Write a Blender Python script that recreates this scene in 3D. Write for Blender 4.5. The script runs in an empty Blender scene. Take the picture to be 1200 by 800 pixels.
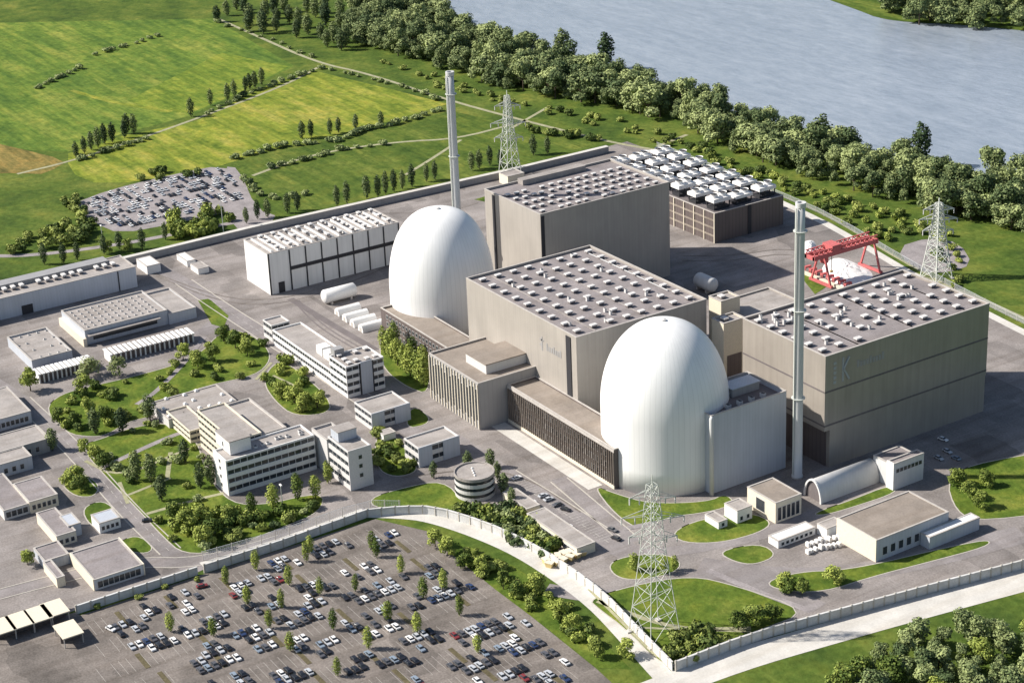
import bpy, bmesh, math, random
from mathutils import Vector, Matrix

random.seed(7)
rnd = random.Random(11)
scene = bpy.context.scene
COL = scene.collection

# ------------------------------------------------------------------ camera
# surveyed from the plant's own right-angled plan: X runs along the turbine halls
# (towards the near right), Y across them (towards the far right), Z up, metres.
F, PT, YAW, ROLL, CX, CY = 2154.667, 0.3414517, 0.5385487, -0.0494723, 559.326, 272.45
CAM_H = 350.0
FWD = Vector((-math.cos(YAW)*math.cos(PT), math.sin(YAW)*math.cos(PT), -math.sin(PT)))
_r = FWD.cross(Vector((0, 0, 1))).normalized()
_u = _r.cross(FWD)
RGT = _r*math.cos(ROLL) + _u*math.sin(ROLL)
UPV = -_r*math.sin(ROLL) + _u*math.cos(ROLL)

def _ray(u, v):
    return FWD*F + RGT*(u-CX) - UPV*(v-CY)

_d = _ray(600, 420)
CAM = Vector((_d.x/_d.z*CAM_H, _d.y/_d.z*CAM_H, CAM_H))

def at(u, v, z=0.0):
    d = _ray(u, v)
    return CAM + d*((z-CAM.z)/d.z)

def proj(p):
    q = Vector(p)-CAM
    w = q.dot(FWD)
    return CX+F*q.dot(RGT)/w, CY-F*q.dot(UPV)/w

cam = bpy.data.cameras.new('camera')
camo = bpy.data.objects.new('camera', cam)
COL.objects.link(camo)
M = Matrix((RGT, UPV, -FWD)).transposed().to_4x4()
M.translation = CAM
camo.matrix_world = M
cam.sensor_width = 36
cam.lens = F/1200*36
cam.shift_x = (600-CX)/1200
cam.shift_y = -(400-CY)/1200
cam.clip_start = 5
cam.clip_end = 20000
scene.camera = camo

# ------------------------------------------------------------------ light
SUN_EL = math.radians(38.5)
fh = Vector((FWD.x, FWD.y, 0)).normalized()
rh = Vector((_r.x, _r.y, 0)).normalized()
a = math.radians(6)
SHD = rh*math.cos(a) - fh*math.sin(a)            # where shadows fall
TO = Vector((-SHD.x*math.cos(SUN_EL), -SHD.y*math.cos(SUN_EL), math.sin(SUN_EL)))
world = bpy.data.worlds.new('World')
scene.world = world
world.use_nodes = True
nt = world.node_tree
bg = nt.nodes['Background']
sky = nt.nodes.new('ShaderNodeTexSky')
sky.sky_type = 'NISHITA'
sky.sun_disc = False
sky.sun_elevation = SUN_EL
sky.sun_rotation = math.atan2(TO.x, TO.y)
sky.air_density = 1.0
sky.dust_density = 1.2
nt.links.new(sky.outputs[0], bg.inputs[0])
bg.inputs[1].default_value = 0.074
sl = bpy.data.lights.new('sun', 'SUN')
sl.energy = 4.9
sl.angle = math.radians(0.9)
sl.color = (1.0, 0.94, 0.855)
slo = bpy.data.objects.new('sun', sl)
COL.objects.link(slo)
slo.rotation_euler = TO.to_track_quat('Z', 'Y').to_euler()
slo.location = (0, 0, 500)
scene.view_settings.view_transform = 'Standard'
scene.view_settings.look = 'None'
scene.view_settings.gamma = 1
scene.view_settings.use_curve_mapping = False
scene.view_settings.exposure = 0.64

# ------------------------------------------------------------------ materials
def lin(c):
    return tuple(((x/255)/12.92 if x/255 <= 0.04045 else ((x/255+0.055)/1.055)**2.4) for x in c)

def new_mat(name, rough=0.8, spec=0.3):
    m = bpy.data.materials.new(name)
    m.use_nodes = True
    b = m.node_tree.nodes['Principled BSDF']
    b.inputs['Roughness'].default_value = rough
    b.inputs['Specular IOR Level'].default_value = spec
    return m, m.node_tree, b

def node(t, kind, **kw):
    n = t.nodes.new(kind)
    for k, v in kw.items():
        if k.startswith('i_'):
            n.inputs[k[2:]].default_value = v
        else:
            setattr(n, k, v)
    return n

def ramp(t, src, stops):
    r = t.nodes.new('ShaderNodeValToRGB')
    e = r.color_ramp.elements
    while len(e) < len(stops):
        e.new(0.5)
    for k, (p, c) in enumerate(stops):
        e[k].position = p
        e[k].color = (*c, 1)
    t.links.new(src, r.inputs[0])
    return r.outputs[0]

def noise(t, vec, scale, detail=4, rough=0.6):
    n = node(t, 'ShaderNodeTexNoise')
    n.inputs['Scale'].default_value = scale
    n.inputs['Detail'].default_value = detail
    n.inputs['Roughness'].default_value = rough
    t.links.new(vec, n.inputs['Vector'])
    return n.outputs['Fac']

def mixc(t, fac, a, b, mode='MIX'):
    n = node(t, 'ShaderNodeMix', data_type='RGBA', blend_type=mode)
    if isinstance(fac, (int, float)):
        n.inputs[0].default_value = fac
    else:
        t.links.new(fac, n.inputs[0])
    for i, s in ((6, a), (7, b)):
        if isinstance(s, tuple):
            n.inputs[i].default_value = (*s, 1)
        else:
            t.links.new(s, n.inputs[i])
    return n.outputs[2]

def scaled(t, vec, s):
    n = node(t, 'ShaderNodeMapping')
    n.inputs['Scale'].default_value = s
    t.links.new(vec, n.inputs['Vector'])
    return n.outputs[0]

def mul(c, k):
    return tuple(min(1, x*k) for x in c)

def surface(name, c, var=0.18, scale=0.15, rough=0.85, spec=0.25, stain=0.0, fine=1.2, bump=0.0, patch=0.0):
    """stone, asphalt, gravel, roofing: broad blotches plus fine grain"""
    m, t, b = new_mat(name, rough, spec)
    g = node(t, 'ShaderNodeNewGeometry').outputs['Position']
    n1 = noise(t, g, scale, 5)
    n2 = noise(t, g, fine, 3, 0.7)
    c1 = ramp(t, n1, [(0.3, mul(c, 1-var)), (0.7, mul(c, 1+var))])
    c2 = ramp(t, n2, [(0.25, mul((1, 1, 1), 1-var*1.6)), (0.75, (1, 1, 1))])
    out = mixc(t, 1.0, c1, c2, 'MULTIPLY')
    if stain:
        n3 = noise(t, scaled(t, g, (0.5, 0.03, 0.5)), 0.4, 4)
        c3 = ramp(t, n3, [(0.45, (1, 1, 1)), (0.75, mul((1, .97, .93), 1-stain))])
        out = mixc(t, 1.0, out, c3, 'MULTIPLY')
    if patch:
        # resurfaced patches: irregular rectangles of slightly newer or older asphalt
        mp = node(t, 'ShaderNodeMapping'); mp.inputs['Rotation'].default_value = (0, 0, 0.04)
        mp.inputs['Scale'].default_value = (0.035, 0.06, 1)
        t.links.new(g, mp.inputs['Vector'])
        vo = node(t, 'ShaderNodeTexVoronoi', distance='CHEBYCHEV'); vo.inputs['Scale'].default_value = 1.0
        t.links.new(mp.outputs[0], vo.inputs['Vector'])
        sx = node(t, 'ShaderNodeSeparateColor'); t.links.new(vo.outputs['Color'], sx.inputs[0])
        c5 = ramp(t, sx.outputs[0], [(0.0, mul((1, 1, 1), 1-patch)), (0.35, (1, 1, 1)), (0.8, (1, 1, 1)), (1.0, mul((1, .99, .98), .92))])
        out = mixc(t, 1.0, out, c5, 'MULTIPLY')
    t.links.new(out, b.inputs['Base Color'])
    if bump:
        bp = node(t, 'ShaderNodeBump')
        bp.inputs['Strength'].default_value = bump
        bp.inputs['Distance'].default_value = 0.2
        t.links.new(n2, bp.inputs['Height'])
        t.links.new(bp.outputs[0], b.inputs['Normal'])
    return m

def cladding(name, c, period=2.0, depth=0.12, var=0.1, rough=0.55, spec=0.4, streak=0.12, band=0.0, bandh=6.0):
    """profiled sheet or panel wall: upright joints, rain streaks, optional level joints"""
    m, t, b = new_mat(name, rough, spec)
    g = node(t, 'ShaderNodeNewGeometry').outputs['Position']
    sp = node(t, 'ShaderNodeSeparateXYZ')
    t.links.new(g, sp.inputs[0])
    add = node(t, 'ShaderNodeMath', operation='ADD')
    t.links.new(sp.outputs[0], add.inputs[0])
    t.links.new(sp.outputs[1], add.inputs[1])
    md = node(t, 'ShaderNodeMath', operation='PINGPONG')
    t.links.new(add.outputs[0], md.inputs[0])
    md.inputs[1].default_value = period/2
    dv = node(t, 'ShaderNodeMath', operation='DIVIDE')
    t.links.new(md.outputs[0], dv.inputs[0])
    dv.inputs[1].default_value = period/2
    c1 = ramp(t, dv.outputs[0], [(0.0, mul((1, 1, 1), 1-depth)), (0.35, (1, 1, 1))])
    n1 = noise(t, scaled(t, g, (0.5, 0.5, 0.04)), 0.9, 4)
    c2 = ramp(t, n1, [(0.35, mul(c, 1+var*0.6)), (0.75, mul(c, 1-streak))])
    n2 = noise(t, g, 0.07, 3)
    c3 = ramp(t, n2, [(0.3, mul((1, 1, 1), 1-var)), (0.7, (1, 1, 1))])
    out = mixc(t, 1.0, mixc(t, 1.0, c2, c1, 'MULTIPLY'), c3, 'MULTIPLY')
    if band:
        z = node(t, 'ShaderNodeMath', operation='PINGPONG')
        t.links.new(sp.outputs[2], z.inputs[0])
        z.inputs[1].default_value = bandh/2
        c4 = ramp(t, z.outputs[0], [(0.0, mul((1, 1, 1), 1-band)), (0.25, mul((1, 1, 1), 1-band)), (0.4, (1, 1, 1))])
        out = mixc(t, 1.0, out, c4, 'MULTIPLY')
    t.links.new(out, b.inputs['Base Color'])
    return m

def grass_mat(name, dark, mid, light, s1=0.02, s2=0.35, stretch=(1, 1, 1), rot=0.0):
    m, t, b = new_mat(name, 0.95, 0.1)
    g = node(t, 'ShaderNodeNewGeometry').outputs['Position']
    mp = node(t, 'ShaderNodeMapping')
    mp.inputs['Rotation'].default_value = (0, 0, rot)
    mp.inputs['Scale'].default_value = stretch
    t.links.new(g, mp.inputs['Vector'])
    n1 = noise(t, mp.outputs[0], s1, 6, 0.65)
    n2 = noise(t, g, s2, 4, 0.7)
    n3 = noise(t, g, 0.09, 3, 0.6)
    c1 = ramp(t, n1, [(0.32, dark), (0.5, mid), (0.68, light)])
    c2 = ramp(t, n2, [(0.3, (0.55, 0.58, 0.5)), (0.7, (1.0, 1.0, 1.0))])
    if stretch[0] != 1:
        # drilling and tractor lines along the field
        mp2 = node(t, 'ShaderNodeMapping'); mp2.inputs['Rotation'].default_value = (0, 0, rot+.15)
        mp2.inputs['Scale'].default_value = (0.012, 0.22, 1)
        t.links.new(g, mp2.inputs['Vector'])
        n5 = noise(t, mp2.outputs[0], 1.0, 4, 0.7)
        c2 = mixc(t, 1.0, c2, ramp(t, n5, [(0.35, (0.62, 0.70, 0.7)), (0.6, (1, 1, 1))]), 'MULTIPLY')
    c3 = ramp(t, n3, [(0.32, (0.60, 0.70, 0.66)), (0.5, (0.9, 0.93, 0.9)), (0.68, (1.12, 1.02, 0.95))])
    out = mixc(t, 1.0, mixc(t, 1.0, c1, c2, 'MULTIPLY'), c3, 'MULTIPLY')
    t.links.new(out, b.inputs['Base Color'])
    bp = node(t, 'ShaderNodeBump')
    bp.inputs['Strength'].default_value = 0.6
    bp.inputs['Distance'].default_value = 0.6
    t.links.new(n2, bp.inputs['Height'])
    t.links.new(bp.outputs[0], b.inputs['Normal'])
    return m

def leaf_mat(name, dark, light):
    m, t, b = new_mat(name, 0.75, 0.2)
    g = node(t, 'ShaderNodeNewGeometry')
    oi = node(t, 'ShaderNodeObjectInfo')
    tc = node(t, 'ShaderNodeTexCoord')
    n = noise(t, tc.outputs['Object'], 0.45, 3, 0.7)
    mx = node(t, 'ShaderNodeMath', operation='ADD')
    m2 = node(t, 'ShaderNodeMath', operation='MULTIPLY_ADD')
    t.links.new(oi.outputs['Random'], m2.inputs[0])
    m2.inputs[1].default_value = 0.7
    m2.inputs[2].default_value = -0.35
    t.links.new(n, mx.inputs[0])
    t.links.new(m2.outputs[0], mx.inputs[1])
    m3 = node(t, 'ShaderNodeMath', operation='MULTIPLY_ADD')
    t.links.new(g.outputs['Random Per Island'], m3.inputs[0])
    m3.inputs[1].default_value = 0.35
    m3.inputs[2].default_value = -0.17
    ad = node(t, 'ShaderNodeMath', operation='ADD')
    t.links.new(mx.outputs[0], ad.inputs[0])
    t.links.new(m3.outputs[0], ad.inputs[1])
    c1 = ramp(t, ad.outputs[0], [(0.25, dark), (0.75, light)])
    t.links.new(c1, b.inputs['Base Color'])
    try:
        b.inputs['Transmission Weight'].default_value = 0.0
        b.inputs['Subsurface Weight'].default_value = 0.0
    except Exception:
        pass
    return m

def plain(name, c, rough=0.5, spec=0.4, metal=0.0, var=0.08):
    m, t, b = new_mat(name, rough, spec)
    b.inputs['Metallic'].default_value = metal
    g = node(t, 'ShaderNodeNewGeometry').outputs['Position']
    n = noise(t, g, 1.7, 3)
    t.links.new(ramp(t, n, [(0.3, mul(c, 1-var)), (0.7, mul(c, 1+var))]), b.inputs['Base Color'])
    return m

MT = {}
MT['ground'] = grass_mat('meadow_grass', (0.055, 0.095, 0.022), (0.11, 0.16, 0.03), (0.20, 0.225, 0.05), 0.022, 0.3)
MT['lawn'] = grass_mat('mown_lawn', (0.070, 0.12, 0.020), (0.135, 0.19, 0.03), (0.25, 0.27, 0.055), 0.06, 0.5)
MT['field_a'] = grass_mat('yellowing_crop', (0.16, 0.22, 0.03), (0.30, 0.33, 0.05), (0.50, 0.43, 0.10), 0.03, 0.25, (0.5, 2.2, 1), 0.25)
MT['field_b'] = grass_mat('green_crop', (0.095, 0.17, 0.035), (0.185, 0.26, 0.045), (0.36, 0.37, 0.08), 0.02, 0.25, (0.4, 2.0, 1), 0.2)
MT['field_l'] = grass_mat('light_crop', (0.13, 0.20, 0.03), (0.24, 0.30, 0.045), (0.38, 0.38, 0.07), 0.04, 0.25, (0.4, 2.0, 1), 0.1)
MT['field_c'] = grass_mat('dark_meadow', (0.07, 0.12, 0.024), (0.135, 0.185, 0.034), (0.25, 0.27, 0.06), 0.02, 0.3, (0.6, 1.6, 1), 0.6)
MT['field_o'] = grass_mat('ripe_stubble', (0.20, 0.16, 0.05), (0.33, 0.24, 0.08), (0.42, 0.29, 0.10), 0.03, 0.3, (0.5, 2.0, 1), 0.2)
MT['bare'] = surface('pale_track', (0.36, 0.35, 0.22), 0.2, 0.2)
MT['yard'] = surface('yard_asphalt', (0.315, 0.285, 0.27), 0.28, 0.045, stain=0.25, patch=0.3)
MT['road'] = surface('road_asphalt', (0.29, 0.265, 0.262), 0.2, 0.08, stain=0.2, patch=0.15)
MT['carpark'] = surface('worn_carpark_asphalt', (0.25, 0.22, 0.198), 0.32, 0.07, stain=0.3, patch=0.25)
MT['gravel'] = surface('pale_gravel', (0.33, 0.30, 0.30), 0.25, 0.12)
MT['concrete'] = surface('pale_concrete', (0.60, 0.58, 0.54), 0.12, 0.1, stain=0.12)
MT['wall_pale'] = surface('pale_wall_panel', (0.62, 0.62, 0.61), 0.1, 0.3, stain=0.12)
MT['emblem_pale'] = plain('faded_emblem_paint', (0.36, 0.38, 0.39), 0.6, 0.3)
MT['kerb'] = surface('kerb_stone', (0.46, 0.43, 0.38), 0.1, 0.5)
MT['soil'] = surface('bare_soil', (0.13, 0.11, 0.06), 0.25, 0.3)
MT['paint'] = plain('road_paint', (0.42, 0.40, 0.37), 0.8, 0.2, 0, 0.3)
MT['roof'] = surface('roof_gravel', (0.29, 0.262, 0.262), 0.22, 0.09, stain=0.15)
MT['roof_brown'] = surface('roof_felt_brown', (0.29, 0.25, 0.215), 0.16, 0.1, stain=0.15)
MT['roof_pale'] = surface('roof_felt_pale', (0.38, 0.35, 0.33), 0.18, 0.12, stain=0.2)
MT['roof_dark'] = surface('roof_felt_dark', (0.17, 0.15, 0.15), 0.14, 0.12)
MT['clad'] = cladding('beige_sheet_cladding', (0.375, 0.345, 0.31), 1.9, 0.06, 0.12, 0.42, 0.55, 0.08)
MT['clad_grey'] = cladding('grey_sheet_cladding', (0.32, 0.315, 0.315), 2.2, 0.07, 0.1, 0.5, 0.5, 0.08)
MT['clad_right'] = cladding('warm_grey_panel_cladding', (0.325, 0.292, 0.255), 4.5, 0.05, 0.14, 0.3, 0.7, 0.08)
MT['clad_white'] = cladding('white_panel_cladding', (0.70, 0.70, 0.69), 3.2, 0.06, 0.08, 0.55, 0.4, 0.06)
MT['clad_blue'] = cladding('pale_blue_grey_cladding', (0.46, 0.49, 0.54), 1.6, 0.08, 0.08, 0.5, 0.4, 0.07)
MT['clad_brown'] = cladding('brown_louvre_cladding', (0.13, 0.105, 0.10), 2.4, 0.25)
MT['silver'] = cladding('silver_sheet_cladding', (0.58, 0.58, 0.575), 1.5, 0.05, rough=0.4, streak=.07)
MT['coping'] = surface('coping_sheet', (0.46, 0.43, 0.40), 0.1, 0.3)
MT['dark'] = plain('dark_joint', (0.035, 0.035, 0.04), 0.7, 0.3)
MT['glass'] = plain('window_glass', (0.035, 0.042, 0.05), 0.15, 0.6)
MT['white'] = plain('white_paint', (0.74, 0.73, 0.71), 0.55, 0.4)
MT['cream'] = plain('cream_render', (0.66, 0.60, 0.48), 0.8, 0.3)
MT['offwhite'] = plain('off_white_render', (0.55, 0.54, 0.53), 0.8, 0.3)
MT['lattice'] = plain('galvanised_steel', (0.52, 0.54, 0.50), 0.5, 0.5)
MT['red'] = plain('red_crane_paint', (0.50, 0.13, 0.13), 0.75, 0.3, 0, 0.25)
MT['yellow'] = plain('yellow_bollard_paint', (0.60, 0.47, 0.22), 0.7, 0.3)
MT['fence'] = plain('fence_wire', (0.42, 0.44, 0.46), 0.6, 0.3)
MT['bark'] = surface('bark', (0.09, 0.07, 0.05), 0.2, 1.0)
MT['leaf_forest'] = leaf_mat('leaf_riverside', (0.07, 0.105, 0.04), (0.32, 0.37, 0.15))
MT['leaf_fresh'] = leaf_mat('leaf_fresh', (0.07, 0.11, 0.02), (0.33, 0.38, 0.08))
MT['leaf_dark'] = leaf_mat('leaf_poplar', (0.035, 0.062, 0.025), (0.17, 0.21, 0.08))
MT['leaf_bush'] = leaf_mat('leaf_bush', (0.065, 0.10, 0.022), (0.29, 0.33, 0.08))
MT['leaf_pale'] = leaf_mat('leaf_pale', (0.12, 0.16, 0.05), (0.30, 0.33, 0.14))

# reactor shell
m, t, b = new_mat('reactor_white_coating', 0.38, 0.45)
g = node(t, 'ShaderNodeTexCoord').outputs['Object']
sp = node(t, 'ShaderNodeSeparateXYZ'); t.links.new(g, sp.inputs[0])
an = node(t, 'ShaderNodeMath', operation='ARCTAN2')
t.links.new(sp.outputs[1], an.inputs[0]); t.links.new(sp.outputs[0], an.inputs[1])
pp = node(t, 'ShaderNodeMath', operation='PINGPONG'); t.links.new(an.outputs[0], pp.inputs[0])
pp.inputs[1].default_value = math.pi/72
dv = node(t, 'ShaderNodeMath', operation='DIVIDE'); t.links.new(pp.outputs[0], dv.inputs[0])
dv.inputs[1].default_value = math.pi/72
j = ramp(t, dv.outputs[0], [(0.0, (0.90, 0.90, 0.90)), (0.25, (1, 1, 1))])
n = noise(t, scaled(t, g, (1, 1, 0.12)), 0.25, 4)
c1 = ramp(t, n, [(0.35, (0.82, 0.82, 0.81)), (0.75, (0.76, 0.76, 0.75))])
t.links.new(mixc(t, 1.0, c1, j, 'MULTIPLY'), b.inputs['Base Color'])
MT['dome'] = m

# river
m, t, b = new_mat('river_water', 0.1, 0.5)
g = node(t, 'ShaderNodeNewGeometry').outputs['Position']
n = noise(t, scaled(t, g, (1, 1, 1)), 0.22, 6, 0.8)
n2 = noise(t, scaled(t, g, (0.3, 1.4, 1)), 0.02, 3)
n3 = noise(t, scaled(t, g, (0.35, 1.0, 1)), 0.12, 6, 0.85)
wc = mixc(t, 1.0, ramp(t, n2, [(0.3, (0.26, 0.305, 0.365)), (0.7, (0.31, 0.355, 0.415))]), ramp(t, n3, [(0.35, (0.74, 0.77, 0.80)), (0.65, (1.15, 1.12, 1.1))]), 'MULTIPLY')
t.links.new(wc, b.inputs['Base Color'])
bp = node(t, 'ShaderNodeBump'); bp.inputs['Strength'].default_value = 0.7; bp.inputs['Distance'].default_value = 0.5
t.links.new(n, bp.inputs['Height']); t.links.new(bp.outputs[0], b.inputs['Normal'])
MT['water'] = m

def car_paint(name, c):
    return plain(name, c, 0.25, 0.6, 0.0, 0.03)
CARC = [('white', (0.75, 0.75, 0.75)), ('silver', (0.45, 0.47, 0.50)), ('black', (0.02, 0.02, 0.025)),
        ('dark blue', (0.03, 0.05, 0.12)), ('dark grey', (0.09, 0.09, 0.10)), ('red', (0.20, 0.035, 0.035)),
        ('light blue', (0.22, 0.27, 0.33))]
for nme, c in CARC:
    MT['car_'+nme] = car_paint('car_paint_'+nme.replace(' ', '_'), c)

# ------------------------------------------------------------------ mesh helpers
class MB:
    def __init__(s):
        s.v = []; s.f = []; s.mi = []
    def face(s, pts, mi=0):
        n = len(s.v); s.v += [tuple(p) for p in pts]
        s.f.append(tuple(range(n, n+len(pts)))); s.mi.append(mi)
    def box(s, x0, x1, y0, y1, z0, z1, mi=0):
        n = len(s.v)
        s.v += [(x0, y0, z0), (x1, y0, z0), (x1, y1, z0), (x0, y1, z0), (x0, y0, z1), (x1, y0, z1), (x1, y1, z1), (x0, y1, z1)]
        for q in ((0, 3, 2, 1), (4, 5, 6, 7), (0, 1, 5, 4), (1, 2, 6, 5), (2, 3, 7, 6), (3, 0, 4, 7)):
            s.f.append(tuple(n+i for i in q)); s.mi.append(mi)
        return s
    def ring(s, x0, x1, y0, y1, z0, z1, t=0.5, mi=0):
        s.box(x0, x1, y0, y0+t, z0, z1, mi); s.box(x0, x1, y1-t, y1, z0, z1, mi)
        s.box(x0, x0+t, y0+t, y1-t, z0, z1, mi); s.box(x1-t, x1, y0+t, y1-t, z0, z1, mi)
        return s
    def prism(s, poly, z0, z1, mi=0):
        n = len(s.v); k = len(poly)
        s.v += [(p[0], p[1], z0) for p in poly]+[(p[0], p[1], z1) for p in poly]
        s.f.append(tuple(n+k-1-i for i in range(k))); s.mi.append(mi)
        s.f.append(tuple(n+k+i for i in range(k))); s.mi.append(mi)
        for i in range(k):
            j = (i+1) % k
            s.f.append((n+i, n+j, n+k+j, n+k+i)); s.mi.append(mi)
        return s
    def bar(s, a, b, w, mi=0):
        a = Vector(a); b = Vector(b); d = (b-a)
        if d.length < 1e-6: return s
        d.normalize()
        r = Vector((0, 0, 1)) if abs(d.z) < 0.9 else Vector((1, 0, 0))
        x = d.cross(r).normalized()*w/2; y = d.cross(x).normalized()*w/2
        n = len(s.v)
        for p in (a, b):
            for q in (x+y, x-y, -x-y, -x+y):
                s.v.append(tuple(p+q))
        for q in ((0, 1, 2, 3), (7, 6, 5, 4), (0, 4, 5, 1), (1, 5, 6, 2), (2, 6, 7, 3), (3, 7, 4, 0)):
            s.f.append(tuple(n+i for i in q)); s.mi.append(mi)
        return s
    def lathe(s, cx, cy, prof, seg=32, mi=0, a0=0.0, a1=2*math.pi, cap=True):
        n = len(s.v); full = abs(a1-a0-2*math.pi) < 1e-6
        k = seg if full else seg+1
        for r, z in prof:
            for i in range(k):
                an = a0+(a1-a0)*i/seg
                s.v.append((cx+r*math.cos(an), cy+r*math.sin(an), z))
        for q in range(len(prof)-1):
            for i in range(seg):
                j = (i+1) % k
                s.f.append((n+q*k+i, n+q*k+j, n+(q+1)*k+j, n+(q+1)*k+i)); s.mi.append(mi)
        if cap and full:
            s.f.append(tuple(n+i for i in range(k-1, -1, -1))); s.mi.append(mi)
            b = n+(len(prof)-1)*k
            s.f.append(tuple(b+i for i in range(k))); s.mi.append(mi)
        return s
    def shift(s, dx, dy, dz=0):
        s.v = [(x-dx, y-dy, z-dz) for x, y, z in s.v]; return s
    def mesh(s, name, mats, smooth=False):
        me = bpy.data.meshes.new(name)
        me.from_pydata(s.v, [], s.f)
        if not isinstance(mats, (list, tuple)): mats = [mats]
        for mm in mats: me.materials.append(mm)
        me.polygons.foreach_set('material_index', s.mi)
        if smooth:
            me.polygons.foreach_set('use_smooth', [True]*len(me.polygons))
        me.update()
        return me
    def build(s, name, mats, parent=None, smooth=False, origin=None):
        """mesh is written in world metres; the object sits at its thing's base"""
        o = (parent['org'][0], parent['org'][1]) if parent is not None and 'org' in parent.keys() else None
        if parent is not None:
            p = ORG[parent.name]
            s.shift(*p)
        elif origin is not None:
            s.shift(*origin)
        me = s.mesh(name, mats, smooth)
        ob = bpy.data.objects.new(name, me)
        COL.objects.link(ob)
        if parent is not None:
            ob.parent = parent
            ORG[ob.name] = ORG[parent.name]
        elif origin is not None:
            ob.location = origin
        return ob

ORG = {}
def tag(o, label=None, cat=None, group=None, kind=None):
    if label: o['label'] = label
    if cat: o['category'] = cat
    if group: o['group'] = group
    if kind: o['kind'] = kind
    return o

def thing(name, loc, label, cat, group=None):
    o = bpy.data.objects.new(name, None)
    o.empty_display_size = 1
    COL.objects.link(o)
    loc = (loc[0], loc[1], loc[2] if len(loc) > 2 else 0)
    o.location = loc
    ORG[o.name] = loc
    return tag(o, label, cat, group)

def inst(name, me, parent, loc, scale=None, rz=0.0):
    """a part sharing its mesh; loc in world metres"""
    ob = bpy.data.objects.new(name, me)
    COL.objects.link(ob)
    p = ORG[parent.name]
    ob.parent = parent
    ob.location = (loc[0]-p[0], loc[1]-p[1], loc[2]-p[2])
    ORG[ob.name] = loc
    if scale: ob.scale = scale
    ob.rotation_euler.z = rz
    return ob

def copy_thing(root, loc, rz=0.0, scale=1.0, **props):
    r = root.copy(); COL.objects.link(r)
    r.location = loc; r.rotation_euler.z = rz
    r.scale = (scale, scale, scale) if isinstance(scale, (int, float)) else scale
    for ch in root.children:
        c = ch.copy(); COL.objects.link(c); c.parent = r
    tag(r, **props)
    return r

# ------------------------------------------------------------------ ground
def smooth_poly(pts, closed=True, it=2):
    for _ in range(it):
        out = []
        n = len(pts)
        rng = range(n) if closed else range(n-1)
        if not closed: out.append(pts[0])
        for i in rng:
            p, q = pts[i], pts[(i+1) % n]
            out.append((p[0]*.75+q[0]*.25, p[1]*.75+q[1]*.25))
            out.append((p[0]*.25+q[0]*.75, p[1]*.25+q[1]*.75))
        if not closed: out.append(pts[-1])
        pts = out
    return pts

def world_pts(px):
    return [(at(u, v).x, at(u, v).y) for u, v in px]

def sheet(name, px, z, mat, sm=0, wp=None):
    pts = wp or world_pts(px)
    if sm: pts = smooth_poly(pts, True, sm)
    bm = bmesh.new()
    f = bm.faces.new([bm.verts.new((x, y, z)) for x, y in pts])
    f.normal_update()
    if f.normal.z < 0: f.normal_flip()
    bmesh.ops.triangulate(bm, faces=[f])
    me = bpy.data.meshes.new(name); bm.to_mesh(me); bm.free()
    me.materials.append(mat)
    o = bpy.data.objects.new(name, me); COL.objects.link(o)
    return tag(o, kind='structure')

def offset_line(pts, w):
    L = []; R = []
    n = len(pts)
    for i in range(n):
        p = Vector(pts[i]); a = Vector(pts[max(0, i-1)]); b = Vector(pts[min(n-1, i+1)])
        d = (b-a).normalized(); nn = Vector((-d.y, d.x))
        L.append(tuple(p+nn*w/2)); R.append(tuple(p-nn*w/2))
    return L, R

def strip(name, px, w, z, mat, sm=2, wp=None, thick=0.0):
    pts = wp or world_pts(px)
    if sm: pts = smooth_poly(pts, False, sm)
    L, R = offset_line(pts, w)
    mb = MB()
    for i in range(len(pts)-1):
        mb.face([(*R[i], z), (*R[i+1], z), (*L[i+1], z), (*L[i], z)])
        if thick:
            mb.face([(*R[i], z-thick), (*R[i+1], z-thick), (*R[i+1], z), (*R[i], z)])
            mb.face([(*L[i], z), (*L[i+1], z), (*L[i+1], z-thick), (*L[i], z-thick)])
    o = mb.build(name, mat)
    return tag(o, kind='structure')

def kerb_line(mb, pts, w=0.45, z=0.15):
    pts = pts+[pts[0], pts[1]]
    L, R = offset_line(pts, w)
    for i in range(len(pts)-1):
        mb.face([(*R[i], z), (*R[i+1], z), (*L[i+1], z), (*L[i], z)])
        mb.face([(*R[i], 0.05), (*R[i+1], 0.05), (*R[i+1], z), (*R[i], z)])
        mb.face([(*L[i], z), (*L[i+1], z), (*L[i+1], 0.05), (*L[i], 0.05)])

S = 9000
gb = MB(); gb.face([(-S, -S, 0), (S, -S, 0), (S, S, 0), (-S, S, 0)])
tag(gb.build('ground', MT['ground']), kind='structure')

sheet('river', [(470, -60), (520, 5), (560, 38), (600, 52), (640, 64), (700, 80), (760, 98), (820, 118), (880, 142), (950, 168), (1050, 188), (1125, 205), (1300, 232),
                (1500, 180), (1500, -100), (900, -160)], 0.03, MT['water'], 1)
sheet('far_bank', [(960, -4), (1005, 12), (1030, 22), (1070, 27), (1125, 29), (1300, 46), (1500, 80), (1500, -60), (980, -60)], 0.09, MT['field_c'], 1)

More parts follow.
